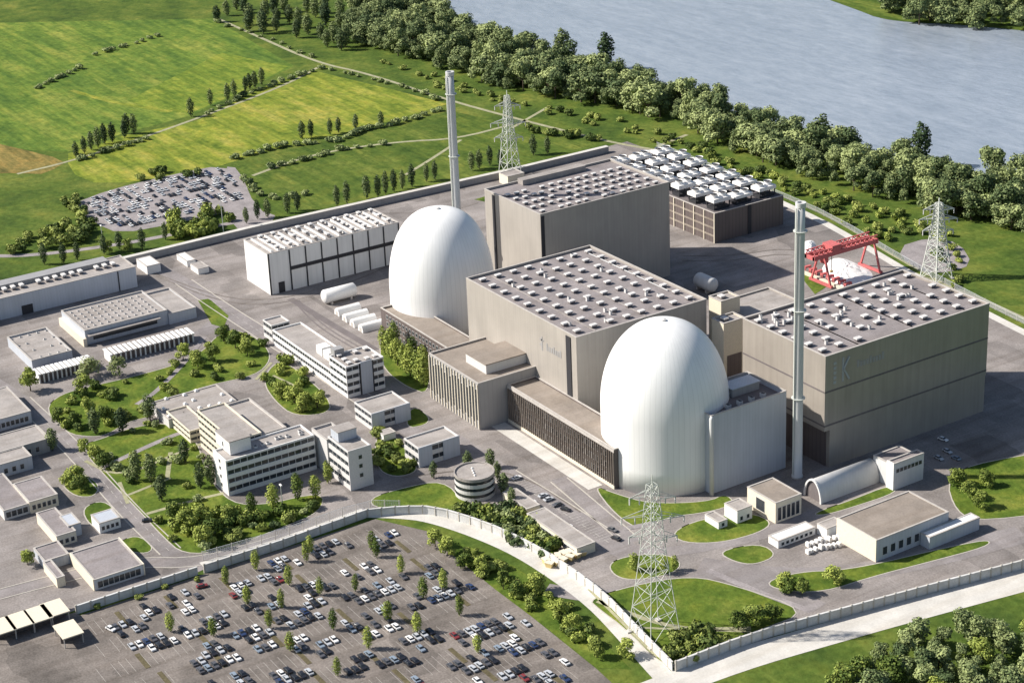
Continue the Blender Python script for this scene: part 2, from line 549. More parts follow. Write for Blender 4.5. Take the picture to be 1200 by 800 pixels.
sheet('field', [(-60, 28), (250, 22), (345, 78), (225, 135), (140, 158), (80, 178), (-60, 172)], 0.03, MT['field_b'])
sheet('field', [(80, 180), (140, 160), (230, 142), (330, 92), (372, 84), (455, 104), (525, 122), (430, 150), (330, 172), (272, 190), (240, 200), (200, 206), (150, 214), (110, 214), (88, 205), (80, 192)], 0.035, MT['field_a'])
sheet('field', [(150, 118), (200, 92), (260, 62), (338, 78), (290, 104), (225, 132), (190, 132)], 0.045, MT['field_l'])
strip('field_margin', [(83, 106), (130, 120), (200, 131)], 5, 0.06, MT['field_a'])
sheet('field', [(-60, 160), (0, 169), (30, 176), (62, 184), (76, 191), (62, 199), (48, 204), (10, 203), (-60, 206)], 0.06, MT['field_o'])
sheet('field', [(272, 192), (430, 154), (528, 130), (700, 168), (592, 202), (430, 240), (300, 262), (300, 225)], 0.03, MT['field_c'])
sheet('field', [(290, 25), (420, 55), (560, 112), (690, 130), (780, 150), (760, 166), (640, 150), (470, 104), (330, 62)], 0.03, MT['ground'])

sheet('far_parking_gravel', [(82, 240), (130, 222), (200, 205), (262, 193), (283, 212), (292, 238), (262, 250), (205, 262), (140, 274), (112, 262)], 0.06, MT['gravel'], 1)
sheet('service_track_surface', [(262, 195), (280, 197), (300, 245), (330, 255), (285, 275), (262, 250)], 0.05, MT['gravel'], 1)

# tracks through the fields
for px, w in (([(255, 22), (300, 42), (372, 74), (430, 86), (520, 116), (600, 138), (720, 168), (770, 176)], 3.2),
              ([(375, 78), (330, 102), (228, 140), (160, 164), (80, 190), (20, 204)], 3.0),
              ([(296, 206), (350, 186), (400, 175), (470, 166), (535, 163), (600, 146)], 3.0),
              ([(540, 164), (500, 190), (475, 205)], 2.5),
              ([(600, 150), (645, 124)], 2.5), ([(770, 172), (805, 158)], 3.0)):
    strip('track', px, w, 0.08, MT['bare'])
strip('road', [(-40, 300), (40, 300), (150, 285), (200, 275), (300, 256)], 5, 0.07, MT['gravel'])

YARD = [(-60, 352), (60, 328), (170, 302), (300, 272), (430, 242), (735, 166), (800, 190), (905, 230), (975, 262), (1062, 318), (1300, 440),
        (1300, 640), (1125, 674), (960, 728), (800, 781), (775, 783), (690, 692), (600, 636), (505, 602), (430, 599), (235, 664), (90, 714), (-60, 770)]
sheet('plant_yard', YARD, 0.05, MT['yard'])
sheet('car_park', [(90, 722), (240, 672), (440, 608), (500, 622), (523, 642), (700, 784), (760, 840), (60, 860), (110, 780)], 0.06, MT['carpark'])
sheet('yard_apron', [(-60, 760), (92, 716), (112, 780), (150, 840), (-60, 870)], 0.054, MT['carpark'])
# the pale perimeter road on the inside of the fence
strip('perimeter_road', [(428, 601), (470, 602), (505, 606), (560, 624), (612, 647), (660, 678), (700, 708), (735, 745), (775, 790), (800, 815)], 7.5, 0.10, MT['concrete'])
strip('perimeter_road', [(760, 176), (840, 205), (905, 232), (975, 265), (1062, 318), (1130, 354), (1300, 440)], 5.0, 0.10, MT['concrete'])
strip('perimeter_track', [(905, 225), (975, 254), (1075, 318), (1300, 425)], 2.0, 0.08, MT['bare'])
strip('outer_road', [(760, 812), (860, 774), (960, 745), (1060, 717), (1300, 653)], 13.0, 0.08, MT['concrete'])
sheet('gravel_pad', [(1050, 290), (1090, 278), (1125, 285), (1140, 310), (1110, 320), (1070, 318)], 0.07, MT['gravel'], 1)
strip('track', [(1070, 320), (1140, 345), (1300, 420)], 3.0, 0.09, MT['bare'])

# roads inside the plant
RD = MT['road']
strip('road', [(-20, 440), (25, 468), (75, 515), (110, 552), (150, 598), (205, 652), (232, 670)], 8.0, 0.08, RD)
strip('road', [(160, 300), (215, 330), (262, 362), (330, 405), (400, 450), (470, 500), (560, 548)], 9.0, 0.08, RD)
strip('road', [(120, 432), (225, 400), (262, 372)], 9.0, 0.085, RD)
strip('road', [(-30, 705), (60, 680), (150, 658), (235, 660), (330, 632), (430, 598)], 7.0, 0.09, RD)
strip('road', [(520, 510), (590, 556), (660, 600), (720, 640), (760, 655)], 12.0, 0.085, RD)
strip('road', [(655, 560), (700, 600), (740, 635)], 7.0, 0.09, RD)
strip('road', [(740, 650), (800, 645), (870, 632), (905, 622), (960, 600)], 7.0, 0.095, RD)
strip('road', [(640, 690), (700, 700), (760, 690), (830, 668), (900, 684), (960, 712)], 8.0, 0.09, MT['road'])
strip('road', [(820, 662), (880, 672), (960, 676), (1060, 662), (1200, 625)], 12.0, 0.092, RD)
strip('footpath', [(830, 668), (880, 690), (950, 716)], 3.0, 0.13, MT['gravel'])
strip('road', [(340, 350), (380, 375), (440, 410)], 4.0, 0.1, MT['roof_dark'], 2)

LAWNS = [
 [(52, 480), (70, 462), (110, 452), (170, 438), (230, 420), (262, 385), (290, 390), (312, 405), (318, 422), (300, 440), (250, 450), (212, 462), (190, 478), (178, 488), (150, 494), (125, 510), (106, 512), (78, 508)],
 [(92, 522), (120, 514), (150, 502), (196, 494), (216, 512), (232, 518), (238, 545), (262, 585), (300, 594), (380, 575), (376, 600), (330, 618), (262, 645), (215, 650), (190, 628), (165, 600), (130, 565)],
 [(70, 566), (90, 553), (117, 566), (112, 582), (88, 582)],
 [(95, 595), (122, 585), (140, 604), (128, 622), (105, 616)],
 [(130, 640), (160, 625), (182, 642), (168, 650)],
 [(318, 428), (335, 424), (362, 445), (385, 466), (388, 484), (345, 488), (322, 470), (308, 448)],
 [(446, 392), (470, 402), (503, 424), (503, 462), (480, 455), (455, 438), (445, 420)],
 [(440, 506), (466, 512), (480, 535), (492, 552), (462, 560), (440, 548)],
 [(482, 474), (504, 488), (500, 498), (474, 502)],
 [(432, 584), (470, 572), (520, 562), (545, 590), (575, 594), (600, 590), (625, 604), (662, 648), (640, 656), (606, 636), (560, 614), (505, 598), (440, 596)],
 [(694, 568), (720, 578), (760, 590), (830, 588), (850, 578), (862, 590), (832, 600), (780, 606), (752, 622), (722, 604)],
 [(786, 624), (820, 608), (880, 600), (906, 612), (890, 624), (845, 636), (800, 636)],
 [(840, 646), (890, 636), (912, 650), (885, 662), (860, 658)],
 [(712, 662), (730, 652), (775, 648), (800, 658), (790, 672), (745, 680), (722, 676)],
 [(690, 702), (740, 686), (810, 674), (862, 686), (950, 716), (890, 738), (840, 758), (795, 780), (770, 775), (735, 738), (700, 712)],
 [(895, 682), (935, 670), (985, 668), (1030, 660), (1080, 648), (1125, 638), (1160, 632), (1158, 640), (1090, 658), (1020, 676), (965, 694), (915, 692)],
 [(950, 602), (1000, 585), (1042, 568), (1054, 576), (1000, 594), (965, 604)],
 [(1108, 560), (1150, 540), (1300, 520), (1300, 590), (1150, 612), (1120, 600)],
]
kb = MB()
for L in LAWNS:
    w = smooth_poly(world_pts(L), True, 2)
    sheet('lawn', None, 0.12, MT['lawn'], 0, w)
    kerb_line(kb, w)
tag(kb.build('kerb', MT['kerb']), kind='structure')
sheet('lawn', [(556, 234), (600, 221), (604, 226), (575, 238)], 0.12, MT['lawn'])
sheet('lawn', [(938, 324), (950, 318), (972, 334), (955, 345)], 0.12, MT['lawn'])
sheet('lawn', [(232, 352), (245, 350), (268, 370), (262, 384), (248, 380)], 0.12, MT['lawn'])
sheet('verge', [(505, 626), (540, 636), (600, 662), (650, 695), (700, 745), (740, 784), (700, 782), (640, 735), (580, 690), (523, 644)], 0.07, MT['lawn'])
sheet('verge', [(880, 800), (960, 760), (1060, 738), (1200, 700), (1300, 690), (1300, 900), (860, 900)], 0.10, MT['ground'])

for px, w in (([(240, 395), (212, 430), (180, 462), (160, 474)], 2.6), ([(100, 540), (140, 560), (215, 528), (236, 520)], 1.8), ([(140, 565), (150, 590)], 1.6),
              ([(120, 548), (190, 515), (232, 500)], 3.0), ([(172, 602), (235, 584), (262, 578)], 2.0), ([(150, 580), (200, 560)], 1.6), ([(300, 445), (318, 425)], 1.6),
              ([(200, 530), (196, 560)], 2.0), ([(700, 704), (790, 738), (880, 736)], 2.2), ([(690, 690), (735, 735), (770, 770)], 1.2), ([(880, 740), (740, 735)], 1.2),
              ([(320, 440), (345, 452)], 1.4), ([(730, 620), (770, 612)], 3.0)):
    strip('footpath', px, w, 0.16, MT['bare'] if w < 2.3 else MT['gravel'])

# painted markings
pm = MB()
def dashes(px, step=6.0, ln=3.0, w=0.2, z=0.125):
    p = smooth_poly(world_pts(px), False, 2)
    acc = 0
    for a, b in zip(p, p[1:]):
        A = Vector(a); Bv = Vector(b); L = (Bv-A).length; d = (Bv-A)/max(L, 1e-6); nn = Vector((-d.y, d.x))*w/2
        s = 0
        while s+ln < L:
            q = A+d*s; r = A+d*(s+ln)
            pm.face([(*(q-nn), z), (*(r-nn), z), (*(r+nn), z), (*(q+nn), z)])
            s += step
for px, w in (([(25, 468), (75, 515), (110, 552), (150, 598), (200, 646)], 8.6), ([(215, 330), (262, 362), (330, 405), (400, 450), (460, 492)], 9.6), ([(590, 556), (660, 600), (712, 634)], 12.6),
              ([(655, 562), (700, 600), (735, 630)], 7.6), ([(-30, 704), (60, 680), (150, 658), (235, 660), (330, 632)], 7.6)):
    pts_ = smooth_poly(world_pts(px), False, 2)
    L_, R_ = offset_line(pts_, w)
    for q in (L_, R_): strip('kerb', None, .5, .17, MT['kerb'], 0, q, .12)
dashes([(25, 468), (75, 515), (110, 552), (150, 598), (205, 652)])
dashes([(215, 330), (262, 362), (330, 405), (400, 450), (470, 500)])
dashes([(590, 556), (660, 600), (720, 640)])
tag(pm.build('road_marking', MT['paint']), kind='structure')

# ------------------------------------------------------------------ buildings
def B(Fp, Lp, Rp, h, base=0.0):
    """box from its near, far-left and right roof corners (survey points) and roof height"""
    f, l, r = at(*Fp, h), at(*Lp, h), at(*Rp, h)
    return [l.x, f.x, f.y, r.y, h]

def height(u, vb, vt):
    gpt = at(u, vb); lo, hi = 0, 250
    for _ in range(50):
        mth = (lo+hi)/2
        if proj((gpt.x, gpt.y, mth))[1] > vt: lo = mth
        else: hi = mth
    return lo

def shell(root, d, wall, roof, z0=0.0, coping='coping', par=0.9, t=0.45, cop=0.35):
    x0, x1, y0, y1, h = d
    MB().ring(x0, x1, y0, y1, z0, h-cop, t).build('wall', MT[wall], root)
    MB().ring(x0-.12, x1+.12, y0-.12, y1+.12, h-cop, h, t+.24).build('coping', MT[coping], root)
    MB().box(x0+t-.01, x1-t+.01, y0+t-.01, y1-t+.01, h-par-.3, h-par).build('roof', MT[roof], root)

def hall(name, label, cat, d, wall, roof, group=None, **k):
    root = thing(name, (d[1], d[2], 0), label, cat, group)
    shell(root, d, wall, roof, **k)
    return root

_vent = {}
def vent_mesh(w, l, h, kind='hood'):
    key = (w, l, h, kind)
    if key not in _vent:
        mb = MB()
        if kind == 'hood':
            mb.box(-l/2, l/2, -w/2, w/2, 0, h*.55, 1)
            mb.box(-l/2-.2, l/2+.2, -w/2-.2, w/2+.2, h*.55, h, 0)
            mats = [MT['offwhite'], MT['roof_dark']]
        elif kind == 'dome':
            mb.box(-l/2, l/2, -w/2, w/2, 0, h*.5, 0)
            n = len(mb.v)
            mb.v += [(-l/2, -w/2, h*.5), (l/2, -w/2, h*.5), (l/2, w/2, h*.5), (-l/2, w/2, h*.5), (-l/5, -w/5, h), (l/5, -w/5, h), (l/5, w/5, h), (-l/5, w/5, h)]
            for q in ((0, 1, 5, 4), (1, 2, 6, 5), (2, 3, 7, 6), (3, 0, 4, 7), (4, 5, 6, 7)):
                mb.f.append(tuple(n+i for i in q)); mb.mi.append(0)
            mats = [MT['white']]
        else:
            mb.box(-l/2, l/2, -w/2, w/2, 0, h, 0)
            mb.box(-l/2+.15, l/2-.15, -w/2+.15, w/2-.15, h, h+.03, 1)
            mats = [MT['offwhite'], MT['dark']]
        _vent[key] = mb.mesh('roof_vent', mats)
    return _vent[key]

_win = {}
def win_mesh(w, h, face):
    key = (round(w, 2), round(h, 2), face)
    if key not in _win:
        mb = MB()
        if face == 'E':
            mb.ring(0, 1, 0, 1, 0, 1, .1) if 0 else None
            mb.box(0, .05, -w/2, w/2, 0, h, 1)
            for a0, a1, z0, z1 in ((-w/2-.1, -w/2, -.1, h+.1), (w/2, w/2+.1, -.1, h+.1), (-w/2, w/2, -.1, 0), (-w/2, w/2, h, h+.1)):
                mb.box(0, .12, a0, a1, z0, z1, 0)
        else:
            mb.box(-w/2, w/2, -.05, 0, 0, h, 1)
            for a0, a1, z0, z1 in ((-w/2-.1, -w/2, -.1, h+.1), (w/2, w/2+.1, -.1, h+.1), (-w/2, w/2, -.1, 0), (-w/2, w/2, h, h+.1)):
                mb.box(a0, a1, -.12, 0, z0, z1, 0)
        _win[key] = mb.mesh('window', [MT['offwhite'], MT['glass']])
    return _win[key]

def windows(root, d, face, z, h, n, w, a=0.06, b=0.94, name='window'):
    x0, x1, y0, y1, _ = d
    me = win_mesh(w, h, face)
    for i in range(n):
        f = a+(b-a)*(i+.5)/n
        if face == 'E': inst(name, me, root, (x1+.002, y0+(y1-y0)*f, z))
        else: inst(name, me, root, (x0+(x1-x0)*f, y0-.002, z))

def banded(root, d, floors, z0=0.0, frac=0.48, span='white', mull=3.0, roof='roof_pale', par=0.7, sill=0.0):
    """ribbon-windowed block: light spandrel rings, one glass ring per floor, mullions, roof"""
    x0, x1, y0, y1, h = d
    fh = (h-z0-0.8)/floors
    for i in range(floors):
        zb = z0+i*fh
        MB().ring(x0, x1, y0, y1, zb, zb+fh*frac, .5).build('spandrel', MT[span], root)
        g = MB().ring(x0+.35, x1-.35, y0+.35, y1-.35, zb+fh*frac, zb+fh, .12)
        mm = g
        nx = max(2, int((x1-x0)/mull)); ny = max(2, int((y1-y0)/mull))
        for k in range(nx+1):
            X = x0+.12+(x1-x0-.24)*k/nx
            mm.box(X-.08, X+.08, y0+.1, y0+.33, zb+fh*frac, zb+fh, 1)
        for k in range(ny+1):
            Y = y0+.12+(y1-y0-.24)*k/ny
            mm.box(x1-.33, x1-.1, Y-.08, Y+.08, zb+fh*frac, zb+fh, 1)
        mm.build('window_band', [MT['glass'], MT[span]], root)
    MB().ring(x0, x1, y0, y1, h-.8, h, .5).build('parapet', MT[span], root)
    MB().box(x0+.49, x1-.49, y0+.49, y1-.49, h-par-.3, h-par).build('roof', MT[roof], root)

def vgrid(root, d, nx, ny, me, ax=(.08, .92), ay=(.06, .94), z=None, skip=0.0, name='roof_vent', jit=0.0):
    x0, x1, y0, y1, h = d
    z = h-.9 if z is None else z
    for i in range(nx):
        for j in range(ny):
            if rnd.random() < skip: continue
            fx = ax[0]+(ax[1]-ax[0])*(i/(nx-1) if nx > 1 else .5); fy = ay[0]+(ay[1]-ay[0])*(j/(ny-1) if ny > 1 else .5)
            inst(name, me, root, (x0+(x1-x0)*fx+rnd.uniform(-jit, jit), y0+(y1-y0)*fy+rnd.uniform(-jit, jit), z))

# --- two reactor buildings
def reactor(name, label, c, r, H, zc, full=1.0):
    root = thing(name, (c.x, c.y, 0), label, 'reactor building')
    prof = [(r, 0), (r, zc*.33), (r, zc*.66)]
    for i in range(49):
        th = math.pi/2*i/48
        prof.append((max(0.6, r*max(0.0, math.cos(th))**full), zc+(H-zc)*math.sin(th)))
    mb = MB(); mb.lathe(c.x, c.y, prof, 96)
    mb.build('dome_shell', MT['dome'], root, smooth=True)
    for k in range(0):
        pass
    mb = MB(); mb.lathe(c.x, c.y, [(1.2, H-.4), (1.2, H+.5), (.3, H+.9)], 16)
    mb.build('top_cap', MT['offwhite'], root)
    return root

reactor('reactor_dome', 'white egg-shaped reactor dome in front, beside the taller-looking near chimney and flat grey annex', at(780, 547), 26.3, 65.5, 30, .9)
reactor('reactor_dome', 'white egg-shaped reactor dome at the back, between the long white hall and the turbine hall', at(520.5, 378), 26.2, 60.2, 21, .76)

# --- turbine hall in the middle
d = B((675, 395), (547.5, 325), (827.5, 350), 47.0); TH = d
r = hall('turbine_hall', 'large beige turbine hall between the two domes, many white vents on its roof', 'turbine hall', d, 'clad', 'roof', par=1.2)
vgrid(r, d, 9, 8, vent_mesh(2.7, 1.7, 1.3), (.07, .93), (.07, .93), jit=.3)
MB().box(d[1]-7.5, d[1]-4.0, d[2]-.35, d[2]-.02, 12, 45.5).build('dark_wall_strip', MT['dark'], r)
em = MB(); X = d[1]-27
em.box(X, X+1.0, d[2]-.12, d[2]-.01, 32, 38.5)
em.box(X-1.2, X, d[2]-.12, d[2]-.01, 34, 35); em.box(X-1.2, X+2, d[2]-.12, d[2]-.01, 36.5, 37.3)
em.build('emblem', MT['clad_grey'], r)
lt = MB()
for k in range(7):
    lt.box(X+4+k*1.7, X+5.1+k*1.7, d[2]-.12, d[2]-.01, 33.2, 35.6 if k % 3 else 36.6)
lt.build('lettering', MT['clad_grey'], r)
for k in range(3):
    Y = d[2]+8+k*(d[3]-d[2]-16)/2
    MB().box(d[0]+3, d[1]-3, Y+3.6, Y+4.3, 45.86, 46.0).build('walkway', MT['roof_pale'], r)
for _ in range(14): inst('roof_unit', vent_mesh(1.2, 1.0, 1.8, 'curb'), r, (rnd.uniform(d[0]+4, d[1]-4), rnd.uniform(d[2]+4, d[3]-4), 45.8), None, rnd.choice([0, 1.57]))
MB().bar((d[0]+4, d[3]-6, 46.3), (d[1]-20, d[3]-6, 46.3), .35).build('roof_pipe', MT['silver'], r)

# --- upper (north) hall
d = B((633, 251), (563, 228), (789.3, 215), 51.8); d[0] -= 7; UH = d
r = hall('machine_hall', 'tall beige-grey machine hall behind the turbine hall, nearest the cooling cells', 'hall', d, 'clad', 'roof', par=1.2)
MB().box(d[0]+7.5, d[0]+10, d[2]-.3, d[2]-.02, 0, 50.5).build('dark_wall_strip', MT['dark'], r)
MB().box(d[1]+.02, d[1]+.3, d[2]+.3, d[2]+2.2, 0, 50.5).build('dark_wall_strip', MT['dark'], r)
vgrid(r, d, 5, 14, vent_mesh(2.2, 1.5, 1.2), (.30, .92), (.05, .93), jit=.5, skip=.05)
# rooms on the roof's far edge
MB().box(d[0]+1, d[0]+6, d[2]+20, d[2]+60, 50.7, 53.5).build('roof_room', MT['roof_pale'], r)

# --- large right-hand hall
d = B((967.5, 417.5), (873, 372), (1125, 370), 50.4); d[3] = 131.5; d[0] = 122.5; RH = d
r = thing('turbine_hall', (d[1], d[2], 0), 'large warm-grey hall at the right edge with level seams and a faint pale emblem', 'turbine hall')
x0, x1, y0, y1, h = d
MB().ring(x0, x1, y0, y1, 17, h-.35, .5).build('wall', MT['clad_right'], r)
MB().ring(x0-.12, x1+.12, y0-.12, y1+.12, h-.35, h, .74).build('coping', MT['coping'], r)
MB().box(x0+.5, x1-.5, y0+.5, y1-.5, h-1.5, h-1.2).build('roof', MT['roof'], r)
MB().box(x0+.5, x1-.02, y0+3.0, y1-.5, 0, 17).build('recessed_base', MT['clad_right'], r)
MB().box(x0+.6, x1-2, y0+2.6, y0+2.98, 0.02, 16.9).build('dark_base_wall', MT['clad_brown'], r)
for z in (19, 34):
    MB().box(x1+.002, x1+.14, y0-.1, y1, z, z+.7).box(x0, x1+.14, y0-.14, y0-.002, z, z+.7).build('level_seam', MT['roof_dark'], r)
vgrid(r, [x0, x1, y0, y1, h], 6, 10, vent_mesh(2.7, 1.8, 1.3), (.12, .88), (.04, .96), jit=.4, skip=.08)
for k in range(3): MB().box(x0+3, x1-3, y0+20+k*30, y0+20.8+k*30, 49.1, 49.2).build('walkway', MT['roof_pale'], r)
for _ in range(18): inst('roof_unit', vent_mesh(1.2, 1.0, 1.9, 'curb'), r, (rnd.uniform(x0+4, x1-4), rnd.uniform(y0+4, y1-4), 49.0), None, rnd.choice([0, 1.57]))
for _ in range(10): inst('roof_unit', vent_mesh(1.0, 1.0, 2.4, 'curb'), r, (rnd.uniform(x0+3, x0+16), rnd.uniform(y0+4, y0+20), 49.0))
em = MB(); Y = y0+9
em.box(x1+.01, x1+.15, Y, Y+.9, 37, 47.5)
em.bar((x1+.1, Y+.6, 42.5), (x1+.1, Y+3.6, 47.2), .8); em.bar((x1+.1, Y+.6, 42.5), (x1+.1, Y+3.6, 37.4), .8)
for k in range(5): em.box(x1+.01, x1+.15, Y-4.6, Y-3.2, 37+k*2.1, 38.2+k*2.1)
em.build('emblem', MT['emblem_pale'], r)
lt = MB()
for k in range(9): lt.box(x1+.01, x1+.13, Y+8+k*1.7, Y+9.2+k*1.7, 41.0, 43.2 if k % 4 else 44.2)
lt.build('lettering', MT['clad_grey'], r)

# --- annex beside front dome
d = [139.0, 163.5, -10.4, 28.5, 34.7]; AX = d
r = hall('reactor_annex', 'plain grey-clad box annex joined to the right side of the front dome', 'building', d, 'clad_blue', 'roof_dark', par=2.2)
MB().box(145, 152, 10, 24, 32.4, 36.0).build('plant_room', MT['clad_grey'], r)
MB().box(144.6, 152.4, 9.6, 24.4, 36.0, 36.3).build('plant_room_roof', MT['clad_blue'], r)
for k in range(4): inst('duct', vent_mesh(1.6, 2.2, 2.0, 'curb'), r, (159, 2+k*6, 32.4))
mb = MB(); mb.lathe(164.2, -10.6, [(.9, 0), (.9, 33.5), (.5, 34.6)], 16); mb.build('downpipe', MT['silver'], r, smooth=True)

# --- low facade building in front of the dome
d = [57.3, 136.8, -38.5, -23.6, 18.0]
r = hall('service_wing', 'long low brown wing with a rows-of-windows front, running to the front dome', 'building', d, 'clad_brown', 'roof_brown', par=1.0)
for z in (3.0, 7.8, 12.6):
    windows(r, d, 'W', z, 2.4, 26, 1.7)
MB().box(d[0], d[1], d[2]-.5, d[2]-.01, 0.02, 1.6).build('plinth', MT['cream'], r)
MB().box(d[0], d[1]+.1, d[2]-.35, d[2]-.13, 16.4, 17.6).build('fascia', MT['coping'], r)
fin = MB()
for k in range(54):
    X = d[0]+.8+k*1.48
    fin.box(X-.12, X+.12, d[2]-.6, d[2]-.13, 1.7, 16.3)
fin.build('facade_fins', MT['roof_brown'], r)
strip('service_path', None, 7, 0.14, MT['concrete'], 0, [(45, -44), (131, -44)])

# --- control building
d = B((560, 449), (503, 413), (635, 428), 22.4)
r = hall('control_building', 'cream block with upright window slots and a penthouse, left of the front wing', 'building', d, 'clad_grey', 'roof_brown', par=.9)
fin = MB()
n = 17
for k in range(n+1):
    X = d[0]+.4+(d[1]-d[0]-.8)*k/n
    fin.box(X-.24, X+.24, d[2]-.45, d[2]-.13, 0.5, 21.6)
fin.build('facade_fins', MT['cream'], r)
for i in range(n):
    X0 = d[0]+.4+(d[1]-d[0]-.8)*(i+.5)/n
    inst('window', win_mesh(1.5, 15 if i % 3 else 17, 'W'), r, (X0, d[2]-.002, 2.6 if i % 2 else 4.0))
p = [d[1]-24.5, d[1]-7.5, d[2]+9, d[3]-1.2, 26.0]
MB().ring(p[0], p[1], p[2], p[3], 21.5, 25.7, .4).build('penthouse_wall', MT['offwhite'], r)
MB().box(p[0]-.3, p[1]+.3, p[2]-.3, p[3]+.3, 25.7, 26.2).build('penthouse_roof', MT['roof_brown'], r)

# --- low north wing before the back dome
d = [-65.2, d[0]-.1, -34.4, -19.0, 14.2]
r = hall('service_wing', 'long low dark-windowed wing in front of the back dome', 'building', d, 'clad_brown', 'roof_brown', par=1.0)
for z in (2.2, 6.4, 10.0):
    windows(r, d, 'W', z, 1.9, 22, 1.6)

# --- chimneys
def chimney(label, c, h, r0, r1):
    root = thing('chimney', (c.x, c.y, 0), label, 'chimney')
    prof = [(r0*1.15, 0), (r0*1.15, 1.2), (r0, 1.3)]+[(r0+(r1-r0)*k/8, 1.3+(h-2)*k/8) for k in range(1, 9)]
    mb = MB(); mb.lathe(c.x, c.y, prof, 28); mb.build('shaft', MT['silver'], root, smooth=True)
    mb = MB(); mb.lathe(c.x, c.y, [(r1+.3, h-2), (r1+.35, h), (r1-.4, h), (r1-.4, h-1.5)], 28, cap=False); mb.build('top_rim', MT['silver'], root)
    for z in (h*.3, h*.62, h*.9):
        mb = MB(); mb.lathe(c.x, c.y, [(r0, z), (r0+.8, z), (r0+.8, z+.25), (r0, z+.25)], 28, cap=False); mb.build('platform_ring', MT['lattice'], root)
    mb = MB(); mb.box(c.x-.25, c.x+.25, c.y-r0-.55, c.y-r0-.15, 2, h-2); mb.build('ladder', MT['lattice'], root)
c = at(934.2, 559)
chimney('slender pale chimney in front of the large right-hand hall', c, height(934.2, 559, 237), 2.0, 1.75)
vb = 300
while height(540.5, vb, 84) < 117: vb += 1
c = at(540.5, vb)
chimney('slender pale chimney standing behind the back dome', c, height(540.5, vb, 84), 2.1, 1.9)

# --- hybrid cooling cells
d = B((837.5, 250), (742, 203), (905, 233), 17.4); d[0] -= 22; d[3] += 9
r = hall('cooling_cell_block', 'brown louvred cooling block with rows of white fan stacks on its roof', 'cooling plant', d, 'clad_brown', 'roof_dark', par=.6)
ribs = MB()
for k in range(13):
    X = d[0]+(d[1]-d[0])*k/12
    ribs.box(X-.3, X+.3, d[2]-.5, d[2]-.13, 0, 17)
ribs.build('cream_ribs', MT['cream'], r)
lv = MB()
for z in (3.5, 8, 12.5): lv.box(d[0], d[1], d[2]-.35, d[2]-.14, z, z+1.1)
lv.build('louvre_rail', MT['roof_brown'], r)
ym = (d[2]+d[3])/2
MB().box(d[1]+.02, d[1]+.35, ym-1.2, ym+1.2, 0, 17).build('dark_slot', MT['dark'], r)
fan = MB()
fan.lathe(0, 0, [(4.1, 0), (4.1, .6), (3.5, 1.6), (3.4, 3.4), (3.9, 4.6)], 20, 0, cap=False)
fan.lathe(0, 0, [(3.3, 3.6), (0.5, 3.9), (0.4, 4.4)], 20, 1)
fan_me = fan.mesh('fan_stack', [MT['white'], MT['dark']], True)
hd = MB(); hd.box(-4.3, 4.3, -6.8, 6.8, 3.4, 5.0, 0)
hd.box(-3.6, 3.6, -6.2, 6.2, 0, 1.2, 1)
for sx in (-3.6, 3.6):
    for sy in (-6, -2, 2, 6): hd.box(sx-.3, sx+.3, sy-.3, sy+.3, 1.2, 3.4, 1)
hd_me = hd.mesh('fan_deck', [MT['white'], MT['dark']])
nx, ny = 7, 3
for i in range(nx):
    for j in range(ny):
        X = d[0]+(d[1]-d[0])*(i+.5)/nx; Y = d[2]+(d[3]-d[2])*(j+.5)/ny
        dk = inst('fan_deck', hd_me, r, (X, Y+rnd.uniform(-.6, .6), 16.8), (.88, .88, rnd.uniform(1.0, 1.35)))
        for sy in (-3.4, 3.4):
            fs = bpy.data.objects.new('fan_stack', fan_me); COL.objects.link(fs); fs.parent = dk; fs.location = (0, sy, 5.0); fs.scale = (.72, .68, .36)

# --- white hall with the comb roof
d = B((313, 297.5), (277, 283), (463, 258), 23.2); d[3] = d[2]+79; d[0] = d[1]-29
r = hall('workshop_hall', 'long white hall with a comb of skylight ridges and a dark mid-height band', 'hall', d, 'clad_white', 'roof_pale', par=.6)
x0, x1, y0, y1, h = d
MB().box(x1+.02, x1+.3, y0+13, y1, 11.2, 13.2).build('dark_band', MT['dark'], r)
for k in range(8):
    Y = y0+12.6+k*(y1-y0-13)/7
    MB().box(x1+.03, x1+.36, Y-.35, Y+.35, 0, 22.5).build('panel_joint', MT['dark'], r)
MB().box(x1+.02, x1+.25, y0+5, y0+8.5, 0, 6).build('door', MT['dark'], r)
MB().box(x1-.02, x1+.32, y0, y0+.8, 0, 22.8).build('corner_strip', MT['dark'], r)
rg = MB()
L = (x1-x0-4); W = .75
rg.v += [(0, -W, 0), (L, -W, 0), (L, W, 0), (0, W, 0), (0, -W, 1.2), (L, -W, 1.2), (L, W, .5), (0, W, .5)]
for q in ((0, 1, 5, 4), (4, 5, 6, 7), (2, 3, 7, 6), (1, 2, 6, 5), (3, 0, 4, 7)): rg.f.append(q); rg.mi.append(0)
rg_me = rg.mesh('skylight_ridge', [MT['white']])
for k in range(19):
    inst('skylight_ridge', rg_me, r, (x0+2, y0+4+k*(y1-y0-7)/18, h-.6))
vgrid(r, d, 3, 10, vent_mesh(1.6, 2.2, 1.6), (.15, .85), (.1, .95), z=h+.2)

